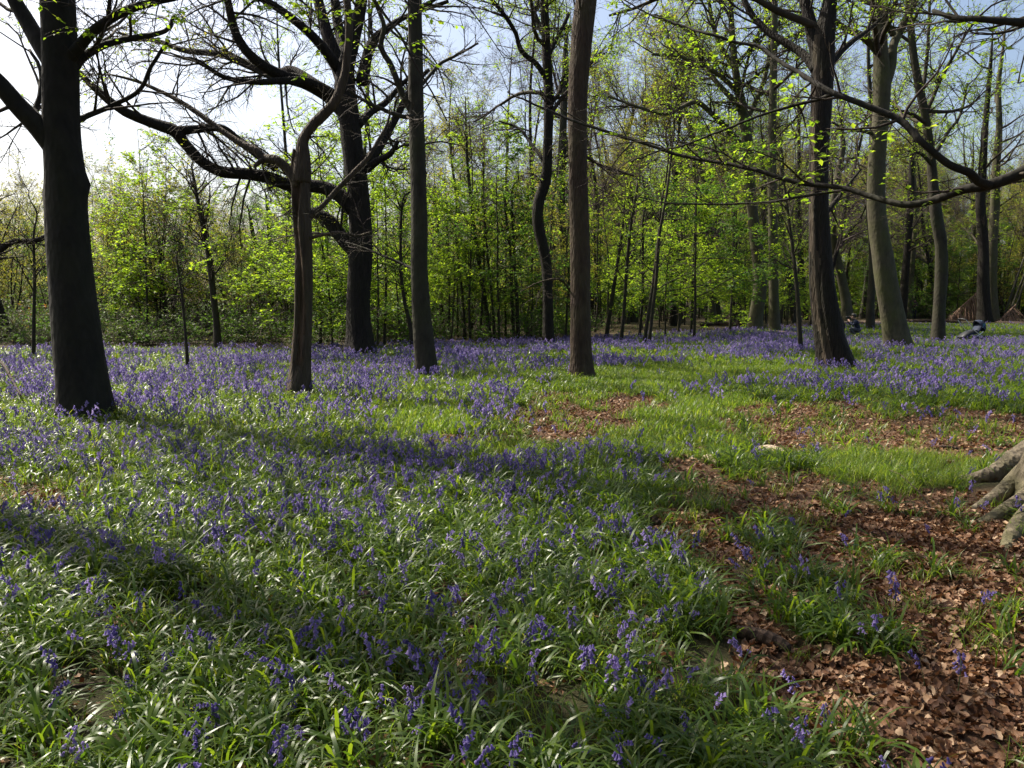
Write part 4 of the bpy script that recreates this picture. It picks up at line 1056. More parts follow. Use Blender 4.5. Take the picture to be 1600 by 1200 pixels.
# ------------------------------------------------------------------ ground cover: templates
def strap(p0, ang, ln, wd, rise, rng, nseg=5, curl=1.0):
    """one strap-shaped leaf arching out from p0; returns (nseg+1)*2 verts ribbon"""
    h = np.array([math.cos(ang), math.sin(ang), 0.0])
    e = rise
    P = [np.array(p0, float)]
    for k in range(nseg):
        t = (k + 0.5) / nseg
        el = e - curl * 1.9 * t * t - 0.15 * rng.normal() * t
        P.append(P[-1] + (h * math.cos(el) + np.array([0, 0, math.sin(el)])) * ln / nseg)
    P = np.array(P)
    P[:, 2] = np.maximum(P[:, 2], 0.004)
    tw = rng.normal(0, 0.35)
    s = np.array([-math.sin(ang), math.cos(ang), 0.0])
    t = np.linspace(0, 1, nseg + 1)
    w = wd * np.array([0.55 + 0.45 * min(1, x * 3) if x < 0.55 else max(0.06, 1 - ((x - 0.55) / 0.45) ** 1.6) for x in t]) * 0.5
    sv = s[None] * np.cos(tw * t)[:, None] + np.array([0, 0, 1.0])[None] * np.sin(tw * t)[:, None]
    return np.stack([P + sv * w[:, None], P - sv * w[:, None]], 1).reshape(-1, 3)

def ribbon_faces(n, nseg, off=0):
    f = []
    for k in range(nseg):
        a = off + 2 * k
        f.append((a, a + 1, a + 3, a + 2))
    return f

def clump(seed, n, ln, wd, nseg, spread, rise=(0.7, 1.45), curl=1.0):
    rng = np.random.default_rng(seed)
    V, F, off = [], [], 0
    for k in range(n):
        a = rng.uniform(0, 6.28)
        v = strap((rng.normal(0, spread), rng.normal(0, spread), 0), a, ln * rng.uniform(0.55, 1.15), wd * rng.uniform(0.65, 1.2), rng.uniform(*rise), rng, nseg, curl * rng.uniform(0.6, 1.35))
        V.append(v); F += ribbon_faces(0, nseg, off); off += len(v)
    return np.concatenate(V), np.array(F)

def template(name, V, F, mats, mi=None, smooth=True):
    return bpy.data.objects.new(name, mesh_np(name, V, F if isinstance(F, list) else [F], mats, smooth, mi))

def bell_mesh(p, d, ln, r, sides=6):
    d = norm(np.array(d)); a = np.array([1.0, 0.1, 0]); e1 = norm(a - (a @ d) * d); e2 = np.cross(d, e1)
    prof = [(0, 0.35), (0.25, 0.75), (0.75, 0.72), (1.0, 1.35)]
    V = []
    for t, k in prof:
        for j in range(sides):
            th = j * 2 * math.pi / sides
            V.append(p + d * ln * t + (e1 * math.cos(th) + e2 * math.sin(th)) * r * k * (1.15 if (t == 1 and j % 2) else 1.0))
    F = []
    for i in range(3):
        for j in range(sides):
            a_, b_ = i * sides + j, i * sides + (j + 1) % sides
            F.append((a_, b_, b_ + sides, a_ + sides))
    return np.array(V), np.array(F)

def bluebell(seed, detail=True):
    """flower stalk with a nodding one-sided head of bells; returns stem (V,F) and head (V,F)"""
    rng = np.random.default_rng(seed)
    H = rng.uniform(0.25, 0.34); ang = rng.uniform(0, 6.28); h = np.array([math.cos(ang), math.sin(ang), 0])
    n = 7
    P = [np.zeros(3)]
    for k in range(n):
        t = k / (n - 1)
        el = 1.5 - 0.12 * t - (0.8 * (t - 0.66) / 0.34 if t > 0.66 else 0)
        P.append(P[-1] + (h * math.cos(el) + np.array([0, 0, math.sin(el)])) * H / n)
    P = np.array(P)
    R = np.linspace(0.0032, 0.0018, n + 1)
    stem = tubes(P[None], R[None], 4 if detail else 3)
    parts = []
    nb = rng.integers(11, 17) if detail else 6
    for k in range(nb):
        t = 0.55 + 0.45 * (k + 0.5) / nb
        i = min(int(t * n), n - 1); u = t * n - i
        q = P[i] * (1 - u) + P[i + 1] * u
        az = ang + rng.normal(0, 1.2)
        o = np.array([math.cos(az), math.sin(az), 0])
        q2 = q + o * rng.uniform(0.008, 0.026) + np.array([0, 0, 0.003])
        d = o * rng.uniform(0.25, 0.8) + np.array([0, 0, -1.0])
        parts.append(bell_mesh(q2, d, rng.uniform(0.019, 0.026) * (1 if detail else 1.3), rng.uniform(0.006, 0.0085) * (1 if detail else 1.5), 6 if detail else 4))
    head = merge(parts)
    return stem, (head[0], head[1][0])

def dead_leaf(seed, size=0.040):
    rng = np.random.default_rng(seed)
    L = size; c = rng.uniform(0.3, 3.2) * rng.choice([-1, 1, 1]); fold = rng.uniform(0.1, 1.1); ph = rng.uniform(0, 6.28)
    V = []
    ws = [0.03, 0.20, 0.31, 0.33, 0.24, 0.11, 0.0]
    for k, w in enumerate(ws):
        t = k / 6 - 0.5
        for s in (-1, 0, 1):
            we = w * (1 + 0.16 * math.sin(k * 2.6 + s + ph))
            V.append((t * L, s * we * L, L * (0.30 * c * t * t + abs(s) * we * fold * (0.6 if s < 0 else 1.0) + 0.05 * math.sin(k * 1.9 + s * 2 + ph))))
    V = np.array(V)
    F = [(k * 3 + j, k * 3 + j + 1, k * 3 + j + 4, k * 3 + j + 3) for k in range(6) for j in range(2)]
    V[:, 2] -= V[:, 2].min() - 0.004
    return V, np.array(F)

def scatter(name, pts, rot, scl, idx, temps, label, cat):
    me = bpy.data.meshes.new(name)
    me.vertices.add(len(pts)); me.vertices.foreach_set('co', np.asarray(pts, np.float32).ravel())
    a = me.attributes.new('rot', 'FLOAT_VECTOR', 'POINT'); a.data.foreach_set('vector', np.asarray(rot, np.float32).ravel())
    a = me.attributes.new('scl', 'FLOAT', 'POINT'); a.data.foreach_set('value', np.asarray(scl, np.float32))
    a = me.attributes.new('idx', 'INT', 'POINT'); a.data.foreach_set('value', np.asarray(idx, np.int32))
    o = obj(name, me)
    tag(o, label, cat, None, 'stuff')
    ng = bpy.data.node_groups.new(name, 'GeometryNodeTree')
    ng.interface.new_socket('Geometry', in_out='INPUT', socket_type='NodeSocketGeometry')
    ng.interface.new_socket('Geometry', in_out='OUTPUT', socket_type='NodeSocketGeometry')
    gi = ng.nodes.new('NodeGroupInput'); go = ng.nodes.new('NodeGroupOutput')
    iop = ng.nodes.new('GeometryNodeInstanceOnPoints')
    gti = ng.nodes.new('GeometryNodeGeometryToInstance')
    for t in reversed(temps):
        oi = ng.nodes.new('GeometryNodeObjectInfo'); oi.inputs['Object'].default_value = t
        ng.links.new(oi.outputs['Geometry'], gti.inputs[0])
    def attr(nm, ty):
        n = ng.nodes.new('GeometryNodeInputNamedAttribute'); n.data_type = ty; n.inputs['Name'].default_value = nm
        return n.outputs['Attribute']
    e2r = ng.nodes.new('FunctionNodeEulerToRotation')
    ng.links.new(attr('rot', 'FLOAT_VECTOR'), e2r.inputs[0])
    ng.links.new(gi.outputs[0], iop.inputs['Points']); ng.links.new(gti.outputs[0], iop.inputs['Instance'])
    iop.inputs['Pick Instance'].default_value = True
    ng.links.new(attr('idx', 'INT'), iop.inputs['Instance Index'])
    ng.links.new(e2r.outputs[0], iop.inputs['Rotation']); ng.links.new(attr('scl', 'FLOAT'), iop.inputs['Scale'])
    ng.links.new(iop.outputs[0], go.inputs[0])
    md = o.modifiers.new('scatter', 'NODES'); md.node_group = ng
    return o

# ------------------------------------------------------------------ ground cover: where it stands
def bed(d0, d1, per_m2, rng, margin=260):
    """random points on the floor between two distances, inside the view and a margin around it"""
    hw0 = (800 + margin) / FPX
    area = hw0 * (d1 * d1 - d0 * d0)
    n = int(area * per_m2)
    y = np.sqrt(rng.uniform(d0 * d0, d1 * d1, n)); x = rng.uniform(-1, 1, n) * hw0 * y
    return x, y
trunks = [(o.location[0], o.location[1], 1.35 if o.name.startswith('rooted') else 0.5 if o.name.startswith(('beech_tree', 'oak', 'split')) else 0.22) for o in bpy.data.objects if o.type == 'EMPTY' and o.location[1] < 40]
def clear_of_trunks(x, y, k=0.75):
    ok = np.ones(len(x), bool)
    for tx, ty, tr in trunks:
        ok &= np.hypot(x - tx, y - ty) > tr * k
    return ok

rng = np.random.default_rng(900)
T_LEAF = [template('leaf_clump', *clump(700 + k, 20, 0.30, 0.0125, 6, 0.035), M['blade']) for k in range(6)]
T_LEAFM = [template('bluebell_leaves_mid', *clump(720 + k, 16, 0.30, 0.016, 4, 0.06), M['blade']) for k in range(4)]
T_LEAFF = [template('bluebell_leaves_far', *clump(740 + k, 18, 0.32, 0.03, 3, 0.14), M['blade']) for k in range(3)]
T_GRASS = [template('grass_tuft', *clump(760 + k, 34, 0.17, 0.0042, 4, 0.045, (0.9, 1.5), 0.6), M['grass']) for k in range(4)]
T_GRASSF = [template('grass_tuft_far', *clump(780 + k, 30, 0.17, 0.009, 3, 0.09, (0.9, 1.5), 0.5), M['grass']) for k in range(3)]

def layer(d0, d1, per, sel, temps, smin, smax, margin=260, tilt=0.12, k=0.75):
    x, y = bed(d0, d1, per, rng, margin)
    lit, lawn, fl, bey = floor_map(x, y)
    p = sel(x, y, lit, lawn, fl, bey)
    ok = (rng.random(len(x)) < p) & clear_of_trunks(x, y, k)
    x, y = x[ok], y[ok]; n = len(x)
    P = np.c_[x, y, height(x, y)]
    R = np.c_[rng.normal(0, tilt, (n, 2)), rng.uniform(0, 6.28, n)]
    return P, R, rng.uniform(smin, smax, n), rng.integers(0, len(temps), n)

def cat_layers(ls, counts):
    """join layers whose template lists follow each other"""
    off, I = 0, []
    for (P, R, S, i), c in zip(ls, counts):
        I.append(i + off); off += c
    return np.concatenate([l[0] for l in ls]), np.concatenate([l[1] for l in ls]), np.concatenate([l[2] for l in ls]), np.concatenate(I)

def p_leaf(x, y, lit, lawn, fl, bey):
    q = 0.55 + 1.1 * np.clip(fbm(x * 1.1, y * 1.1, 61, 3) - 0.28, 0, 1)
    q = np.where(lawn, 0.05, q)
    q = np.where(lit, 0.035 + 0.25 * (fbm(x * 1.7, y * 1.7, 63, 2) > 0.66), q)
    return np.where(bey, 0.0, q)
def p_lawn(x, y, lit, lawn, fl, bey):
    return np.where(bey, 0.0, np.where(lit, 0.03, np.where(lawn, 1.0, 0.12)))
ls = [layer(1.3, 8, 105, p_leaf, T_LEAF, 0.6, 1.1), layer(8, 20, 62, p_leaf, T_LEAFM, 0.6, 1.05, 160), layer(20, 58, 28, p_leaf, T_LEAFF, 0.5, 0.95, 120)]
scatter('bluebell_leaves', *cat_layers(ls, (6, 4, 3)), T_LEAF + T_LEAFM + T_LEAFF, 'arching strap-shaped green bluebell leaves covering the woodland floor', 'leaves')
ls = [layer(1.3, 9, 130, p_lawn, T_GRASS, 0.6, 1.1), layer(9, 34, 80, lambda *a: p_lawn(*a) * np.where(a[1] > 16, 0.5, 1), T_GRASSF, 0.6, 1.1, 120)]
scatter('grass', *cat_layers(ls, (4, 3)), T_GRASS + T_GRASSF, 'short bright green grass in patches between the bluebells and leaf litter', 'grass')

def flower_template(seed, detail):
    st, hd = bluebell(seed, detail)
    V, F = merge([st, hd])
    return template('bluebell_template', V, F, [M['stem'], M['bell']], np.r_[np.zeros(len(st[1])), np.ones(len(hd[1]))].astype(int), False)
T_FL = [flower_template(800 + k, True) for k in range(6)]
T_FLF = [flower_template(820 + k, False) for k in range(5)]
def p_flow(mx):
    return lambda x, y, lit, lawn, fl, bey: fl / mx
near = layer(1.5, 9.5, 150, p_flow(100), T_FL, 0.5, 0.84)
# the 300 flowers that show largest stand as plants of their own
px, py = project(near[0][:, 0], near[0][:, 1], near[0][:, 2] + 0.25)
seen = (px > 5) & (px < 1595) & (py < 1190)
order = np.argsort(np.where(seen, near[0][:, 1], 1e6))[:300]
keep = np.ones(len(near[0]), bool); keep[order] = False
BB = []
for k in range(6):
    st, hd = bluebell(800 + k, True)
    BB.append((mesh_np('stem', st[0], [st[1]], M['stem']), mesh_np('flower_head', hd[0], [hd[1]], M['bell'])))
for j in order:
    t = thing('bluebell', near[0][j], 'violet-blue bluebell flower stalk nodding above the near green leaves', 'bluebell', 'nearest bluebells in the foreground')
    t.rotation_euler = near[1][j]; s = float(near[2][j]); t.scale = (s, s, s)
    st, hd = BB[near[3][j]]
    obj('stem', st, t); obj('flower_head', hd, t)['kind'] = 'stuff'
near = tuple(a[keep] for a in near)
ls = [near, layer(9.5, 30, 80, p_flow(80), T_FLF, 0.8, 1.2, 150), layer(30, 57, 60, p_flow(80), T_FLF, 0.75, 1.15, 120)]
scatter('bluebell_carpet', *cat_layers(ls, (6, 5, 5)), T_FL + T_FLF, 'carpet of violet-blue bluebells spreading under the trees', 'bluebells')

# dead beech leaves
T_DL = [template('dead_leaf', *dead_leaf(850 + k), M['litter'], None, True) for k in range(10)]
def p_lit(x, y, lit, lawn, fl, bey):
    return np.where(lit, 1.0, np.where(lawn, 0.06, 0.10))
L1 = layer(1.3, 6, 2100, p_lit, T_DL, 0.45, 1.45, 200, 0.6, 0.4)
L2 = layer(6, 16, 420, p_lit, T_DL, 0.8, 1.5, 120, 0.45, 0.4)
L2[0][:, 2] += rng.uniform(0, 0.012, len(L2[0])); L1[0][:, 2] += rng.uniform(0, 0.02, len(L1[0]))
lit1, _, _, _ = floor_map(L1[0][:, 0], L1[0][:, 1])
px, py = project(L1[0][:, 0], L1[0][:, 1], L1[0][:, 2])
sel = np.argsort(np.where(lit1 & (px > 0) & (px < 1600) & (py < 1195), L1[0][:, 1], 1e6))[:280]
for j in sel:
    o = obj('fallen_leaf', T_DL[L1[3][j]].data, ground, L1[0][j]); o.rotation_euler = L1[1][j]
    s = float(L1[2][j]); o.scale = (s, s, s)
keep = np.ones(len(L1[0]), bool); keep[sel] = False
ls = [tuple(a[keep] for a in L1), L2]
ls[1] = (ls[1][0], ls[1][1], ls[1][2], ls[1][3])
scatter('leaf_litter', *cat_layers([ls[0], ls[1]], (0, 0)), T_DL, 'brown dead beech leaves lying thick on the bare patches of floor', 'leaf litter')

# ------------------------------------------------------------------ fallen wood
def gz(x, y): return float(height(x, y))
def stick(name, label, cat, pts, mat, group=None, seed=1, knots=0.12, lift=0.6, kids=0):
    """a branch lying on the floor: pts are (px, py, width px) on the ground"""
    r = np.random.default_rng(seed)
    W = []
    for px, py, w in pts:
        g = ground_at(px, py); rad = max(0.004, w * 0.5 * g[1] / FPX)
        W.append([g[0], g[1], gz(g[0], g[1]) + rad * lift, rad])
    W = np.array(W); base = np.array([W[0, 0], W[0, 1], gz(W[0, 0], W[0, 1])])
    W[:, :3] -= base
    C = catmull(W, 22)
    V, F = loft(C[:, :3], C[:, 3], 9, wobble(seed, 3, 0, 1, knots), cap=True)
    if kids == 0:
        o = obj(name, mesh_np(name, V, F, M[mat]), None, base)
        return tag(o, label, cat, group)
    t = thing(name, base, label, cat, group)
    obj('stem', mesh_np('stem', V, F, M[mat]), t)
    for k in range(kids):
        i = r.integers(6, 20); d = norm(np.array([r.normal(), r.normal(), 0.25]))
        P, R = grow(C[i:i + 1, :3], d[None], np.array([r.uniform(0.15, 0.45)]), np.array([C[i, 3] * 0.5]), 0.3, 5, 0.15, -0.02, r)
        V, F = tubes(P, R, 6)
        obj('side_twig', mesh_np('side_twig', V, [F], M[mat]), t)
    return t
stick('fallen_branch', 'short pale barkless branch lying on the leaf litter', 'branch', [(1184, 706, 11), (1200, 707, 14), (1215, 709, 13), (1228, 712, 8)], 'palewood', seed=1, lift=1.4)
stick('fallen_branch', 'pale broken stick end on the grass edge', 'branch', [(1100, 718, 8), (1110, 722, 12), (1122, 727, 8)], 'palewood', seed=2, lift=1.4)
stick('fallen_branch', 'slender pale stick lying by the tips of the beech roots', 'branch', [(1420, 790, 4), (1450, 796, 5), (1480, 796, 5), (1506, 800, 4), (1530, 806, 3)], 'twiglog', seed=3, kids=2)
stick('rotten_log', 'dark rotten log half hidden between the leaf clumps', 'log', [(1150, 1000, 20), (1180, 1006, 26), (1210, 1014, 26), (1232, 1022, 18)], 'darklog', seed=4, lift=0.8)
stick('fallen_branch', 'long dark branch lying low in the shaded leaves', 'branch', [(-40, 1132, 8), (20, 1116, 9), (70, 1102, 8), (125, 1082, 7), (165, 1072, 4)], 'darklog', seed=5, lift=3.0, kids=2)
stick('fallen_branch', 'dark twig poking up among the flowers beside the big dark beech', 'branch', [(-10, 585, 4), (8, 600, 4), (22, 620, 3.5), (34, 640, 3)], 'darklog', seed=6, lift=14, kids=2)
stick('fallen_branch', 'thin brown stick across the litter below the roots', 'branch', [(1350, 806, 3), (1380, 800, 3), (1420, 797, 3)], 'darklog', seed=7, kids=2)
stick('fallen_branch', 'dark stick lying on the litter strip beyond the short grass', 'branch', [(1462, 700, 5), (1480, 701, 6), (1498, 702, 4)], 'darklog', seed=8, lift=0.9)
stick('fallen_branch', 'thin twig bent over the litter near the trunk of the rooted beech', 'branch', [(1545, 702, 3), (1562, 700, 3), (1576, 692, 2.5), (1580, 678, 2)], 'darklog', seed=9, kids=1)
stick('fallen_branch', 'short curved twig in the near litter', 'branch', [(1440, 1003, 4), (1470, 994, 4), (1490, 988, 3)], 'twiglog', seed=10)
stick('bark_piece', 'curled piece of dark bark at the litter edge', 'bark', [(1002, 812, 14), (1015, 816, 18), (1030, 820, 12)], 'darklog', seed=11, lift=1.0, knots=0.3)
stick('bark_piece', 'small curled brown bark fragment standing in the near leaves', 'bark', [(566, 958, 14), (572, 962, 18), (580, 968, 10)], 'darklog', seed=12, lift=3.0, knots=0.35)
glog = [('long dark log lying behind the ivy-clad beech', [(1096, 512, 6), (1120, 511, 7), (1150, 512, 7), (1176, 512, 6)], 'darklog'),
        ('pale sunlit log lying behind the greenish straight beech', [(1196, 521, 5), (1222, 523, 6), (1248, 524, 5)], 'twiglog'),
        ('pale log lying behind the crouching person', [(1318, 507, 4), (1340, 506, 5), (1372, 507, 6), (1385, 508, 5)], 'twiglog'),
        ('grey log lying between the crouching person and the leaning beech', [(1360, 512, 6), (1374, 511, 8), (1388, 511, 6)], 'twiglog'),
        ('brown log lying beyond the sinuous beech', [(1415, 503, 4), (1450, 504, 5), (1500, 505, 5)], 'darklog'),
        ('long log lying in front of the right-hand den', [(1558, 507, 6), (1590, 508, 7), (1640, 510, 7)], 'darklog'),
        ('pale stick lying just beyond the stroller', [(1552, 528, 4), (1568, 532, 4), (1582, 536, 3)], 'twiglog'),
        ('reddish dead branch on the floor beside the stroller', [(1550, 536, 5), (1575, 538, 5), (1600, 536, 4)], 'denstick'),
        ('dark bough lying in front of the crouching person', [(1318, 527, 4), (1345, 527, 5), (1372, 526, 6), (1380, 526, 4)], 'darklog')]
for k, (lb, pts, mt) in enumerate(glog):
    stick('fallen_log', lb, 'log', pts, mt, seed=30 + k, lift=0.8, kids=1)
gb = 'fine twigs lying on the litter'
for k, (px, py) in enumerate(((1190, 760), (1300, 800), (1400, 830), (1470, 690), (1260, 690), (1090, 930), (1420, 1080), (1530, 1100), (1350, 1150), (1130, 850), (60, 775), (920, 640), (1010, 640), (1560, 905))):
    r = np.random.default_rng(60 + k); a = r.uniform(0, 3.14); L = r.uniform(22, 55) * (py - 450) / 350
    stick('twig', 'fine brown twig lying loose on the dead leaves', 'twig', [(px, py, 2.5), (px + math.cos(a) * L * 0.5, py + math.sin(a) * L * 0.2 + r.normal(0, 2), 2.5), (px + math.cos(a) * L, py + math.sin(a) * L * 0.4, 1.5)], 'twiglog', gb, 70 + k, lift=1.6)

# ------------------------------------------------------------------ stick dens
def tube1(p, q, r0, r1, sides=6, bend=0.0, seed=0):
    p, q = np.array(p, float), np.array(q, float)
    r = np.random.default_rng(seed)
    t = np.linspace(0, 1, 6)[:, None]
    P = p * (1 - t) + q * t + r.normal(0, 1, 3) * bend * np.sin(t * math.pi)
    return loft(P, np.linspace(r0, r1, 6), sides, None, cap=True)
def den(label, px_l, px_apex, py_b, py_a, seed, n, side):
    D = ground_at(px_apex, py_b)[1]
    apex = at(px_apex, py_a, D - 0.45); toe = at(px_l, py_b, D - 0.9)
    base = np.array([apex[0], D, gz(apex[0], D)])
    toe[2] = gz(toe[0], toe[1])
    t = thing('stick_den', base, label, 'den')
    r = np.random.default_rng(seed)
    V, F = tube1(toe - base, apex - base + np.array([0.1 * side, 0, .1]), 0.07, 0.05, 8, 0.04, seed)
    obj('ridge_pole', mesh_np('ridge_pole', V, F, M['denstick']), t)
    for k in range(n):
        u = r.uniform(0.06, 1.0)
        top = toe * (1 - u) + apex * u + np.array([r.normal(0, .06), r.normal(0, .04), r.uniform(-0.05, .12)])
        sgn = 1 if r.random() < 0.72 else -1
        foot = np.array([top[0] + r.normal(0, 0.30) + 0.2 * side * u, top[1] - sgn * (0.25 + 0.75 * u * r.uniform(0.6, 1.2)), 0])
        foot[2] = gz(foot[0], foot[1]) - 0.03
        V, F = tube1(foot - base, top - base, r.uniform(0.02, 0.045), r.uniform(0.015, 0.03), 5, 0.06, seed + k)
        obj('stick', mesh_np('stick', V, F, M['denstick']), t)
    return t
den('lean-to den of brown sticks propped against the dark trunk behind the stroller', 1479, 1533, 501, 452, 1, 90, 1)
den('smaller low den of stacked sticks beyond the stroller, under leaning poles', 1560, 1585, 504, 478, 2, 45, 1)
for k, (a_, b_) in enumerate((((1577, 482), (1601, 400)), ((1585, 480), (1604, 420)), ((1590, 490), (1615, 395)))):
    D = ground_at(1590, 503)[1] - 0.6
    p, q = at(*a_, D), at(*b_, D + 0.3)
    p[2] -= 1.4 if k == 0 else 0.9
    p[0] -= 0.5
    base = np.array([p[0], p[1], gz(p[0], p[1])]); p[2] = base[2] - 0.05
    V, F = tube1(p - base, q - base, 0.09, 0.06, 7, 0.08, k)
    tag(obj('leaning_pole', mesh_np('leaning_pole', V, F, M['beech']), None, base), 'long bare pole propped up over the smaller stick den', 'pole', 'poles leaning over the smaller den')

# ------------------------------------------------------------------ stroller
M['navy'] = plain('navy_fabric', (0.012, 0.02, 0.05), 0.8, 0, 0.3, 30)
M['teal'] = plain('teal_fabric', (0.02, 0.10, 0.15), 0.7, 0, 0.3, 30)
M['black'] = plain('black_plastic', (0.012, 0.012, 0.014), 0.5, 0, 0.2, 30)
M['alu'] = plain('brushed_aluminium', (0.62, 0.62, 0.64), 0.35, 0.7, 0.1, 30)
M['tyre'] = plain('tyre_rubber', (0.018, 0.018, 0.02), 0.8, 0, 0.2, 30)
M['skin'] = plain('skin', (0.42, 0.25, 0.18), 0.6, 0, 0.08, 10)
M['jacket'] = plain('navy_jacket', (0.015, 0.02, 0.045), 0.85, 0, 0.3, 14)
M['jeans'] = plain('grey_trousers', (0.07, 0.07, 0.085), 0.85, 0, 0.25, 18)
M['hair'] = plain('dark_hair', (0.012, 0.009, 0.007), 0.6, 0, 0.4, 60)
M['plum'] = plain('plum_top', (0.05, 0.02, 0.04), 0.85, 0, 0.3, 18)
M['dress'] = plain('dark_skirt', (0.02, 0.016, 0.03), 0.85, 0, 0.3, 18)
M['white'] = plain('white_cloth', (0.7, 0.68, 0.66), 0.8, 0, 0.1, 18)

def bm_obj(name, bm, mat, parent, smooth=True):
    me = bpy.data.meshes.new(name); bm.to_mesh(me); bm.free()
    me.materials.append(mat)
    if smooth:
        me.polygons.foreach_set('use_smooth', np.ones(len(me.polygons), bool))
    return obj(name, me, parent)
def bar(name, pts, r, mat, parent, sides=8):
    C = catmull(np.array(pts, float), max(6, len(pts) * 5))
    V, F = loft(C, np.full(len(C), r), sides, None, cap=True)
    return obj(name, mesh_np(name, V, F, mat), parent)
def wheel(c, r, w, parent):
    """axis along local y"""
    a = np.linspace(0, 2 * math.pi, 25)[:-1]
    ring = np.c_[np.cos(a) * r, 0 * a, np.sin(a) * r] + np.array(c)
    prof = np.linspace(0, 2 * math.pi, 9)[:-1]
    V = []
    for k in range(24):
        e = (ring[k] - c) / r
        for p in prof:
            V.append(ring[k] + e * math.cos(p) * w * 0.55 + np.array([0, 1, 0]) * math.sin(p) * w * 0.5)
    V = np.array(V); idx = np.arange(24 * 8).reshape(24, 8)
    F = np.stack([idx, np.roll(idx, -1, 1), np.roll(np.roll(idx, -1, 0), -1, 1), np.roll(idx, -1, 0)], -1).reshape(-1, 4)
    wo_ = obj('wheel', mesh_np('wheel', V, [F], M['tyre']), parent)
    parts = [tubes(np.array([[c, np.array(c) + np.array([math.cos(x), 0, math.sin(x)]) * r * 0.95]]), np.array([[0.012, 0.010]]), 6) for x in np.linspace(0, 2 * math.pi, 6)[:-1]]
    V, F = merge(parts)
    obj('rim', mesh_np('rim', V, F, M['alu']), wo_)
g = ground_at(1521, 534)
st = thing('stroller', (g[0], g[1], gz(g[0], g[1])), 'dark pushchair with a teal-lined navy canopy and silver frame standing in the bluebells', 'stroller')
st.rotation_euler = (0, 0, math.radians(8))
for sx, r in ((-0.40, 0.095), (0.30, 0.135)):
    for sy in (-0.26, 0.26):
        wheel(np.array([sx, sy, r]), r, 0.05, st)
for sy in (-0.24, 0.24):
    bar('frame', [(0.30, sy, 0.14), (0.05, sy, 0.34), (-0.18, sy, 0.50), (-0.42, sy, 0.74), (-0.55, sy, 0.90)], 0.016, M['alu'], st)
    bar('frame', [(-0.40, sy, 0.10), (-0.15, sy, 0.22), (0.10, sy, 0.36), (0.20, sy, 0.46)], 0.016, M['alu'], st)
bar('handle', [(-0.55, -0.24, 0.90), (-0.60, -0.1, 0.94), (-0.60, 0.1, 0.94), (-0.55, 0.24, 0.90)], 0.022, M['black'], st)
def panel(name, prof, y0, y1, mat, th=0.03):
    """profile in x,z swept across y with thickness"""
    P = catmull(np.array([(x, 0, z) for x, z in prof], float), 16)
    d = norm(np.gradient(P, axis=0)); nr = np.c_[-d[:, 2], 0 * d[:, 0], d[:, 0]]
    V = []
    for k in range(16):
        for y in (y0, y1):
            V.append(P[k] + np.array([0, y, 0]))
        for y in (y1, y0):
            V.append(P[k] + nr[k] * th + np.array([0, y, 0]))
    idx = np.arange(64).reshape(16, 4)
    F = np.stack([idx[:-1], np.roll(idx, -1, 1)[:-1], np.roll(idx, -1, 1)[1:], idx[1:]], -1).reshape(-1, 4)
    caps = np.array([idx[0], idx[-1][::-1]])
    return obj(name, mesh_np(name, np.array(V), [F, caps], mat, False), st)
panel('seat', [(-0.42, 0.24), (-0.25, 0.34), (0.0, 0.36), (0.12, 0.50), (0.24, 0.72), (0.30, 0.84)], -0.20, 0.20, M['navy'], 0.06)
panel('footmuff', [(-0.50, 0.14), (-0.36, 0.26), (-0.16, 0.36), (0.02, 0.40)], -0.19, 0.19, M['black'], 0.12)
panel('basket', [(-0.30, 0.17), (0.0, 0.12), (0.28, 0.18)], -0.2, 0.2, M['black'], 0.10)
# hood: half shell over the seat back, with a teal front band
def hood(a0, a1, rr, mat, nm):
    V = []
    A = np.linspace(a0, a1, 9); B = np.linspace(0, math.pi, 13)
    for a in A:
        for b in B:
            V.append((0.16 + rr * math.sin(b) * math.cos(a), -0.25 * math.cos(b), 0.60 + rr * math.sin(b) * math.sin(a)))
    idx = np.arange(9 * 13).reshape(9, 13)
    F = np.stack([idx[:-1, :-1], idx[:-1, 1:], idx[1:, 1:], idx[1:, :-1]], -1).reshape(-1, 4)
    o = obj(nm, mesh_np(nm, np.array(V), [F], mat), st)
    sd = o.modifiers.new('thick', 'SOLIDIFY'); sd.thickness = 0.012
    return o
hood(math.radians(-35), math.radians(40), 0.30, M['navy'], 'canopy')
hood(math.radians(40), math.radians(72), 0.305, M['teal'], 'canopy_band')
hood(math.radians(72), math.radians(118), 0.30, M['navy'], 'canopy')

# ------------------------------------------------------------------ people
def figure(name, label, loc, rz, joints, bones, radii, paint, sub=2):
    """one continuous skinned body; paint(point)->material index"""
    me = bpy.data.meshes.new('rig')
    me.from_pydata([joints[k] for k in joints], [(list(joints).index(a), list(joints).index(b)) for a, b in bones], [])
    tmp = bpy.data.objects.new('rig', me); COL.objects.link(tmp)
    sk = tmp.modifiers.new('skin', 'SKIN'); sk.use_smooth_shade = True
    sv = me.skin_vertices[0].data
    for i, k in enumerate(joints):
        rx = radii[k]
        sv[i].radius = rx if isinstance(rx, tuple) else (rx, rx)
        sv[i].use_root = (k == 'pelvis')
    ss = tmp.modifiers.new('sub', 'SUBSURF'); ss.levels = sub; ss.render_levels = sub
    dg = bpy.context.evaluated_depsgraph_get()
    body = bpy.data.meshes.new_from_object(tmp.evaluated_get(dg))
    bpy.data.objects.remove(tmp)
    t = thing(name, loc, label, 'person'); t.rotation_euler = (0, 0, rz)
    mats, fn = paint
    body.materials.clear()
    for m in mats: body.materials.append(m)
    body.polygons.foreach_set('material_index', np.array([fn(p.center) for p in body.polygons], np.int32))
    obj('body', body, t)
    return t
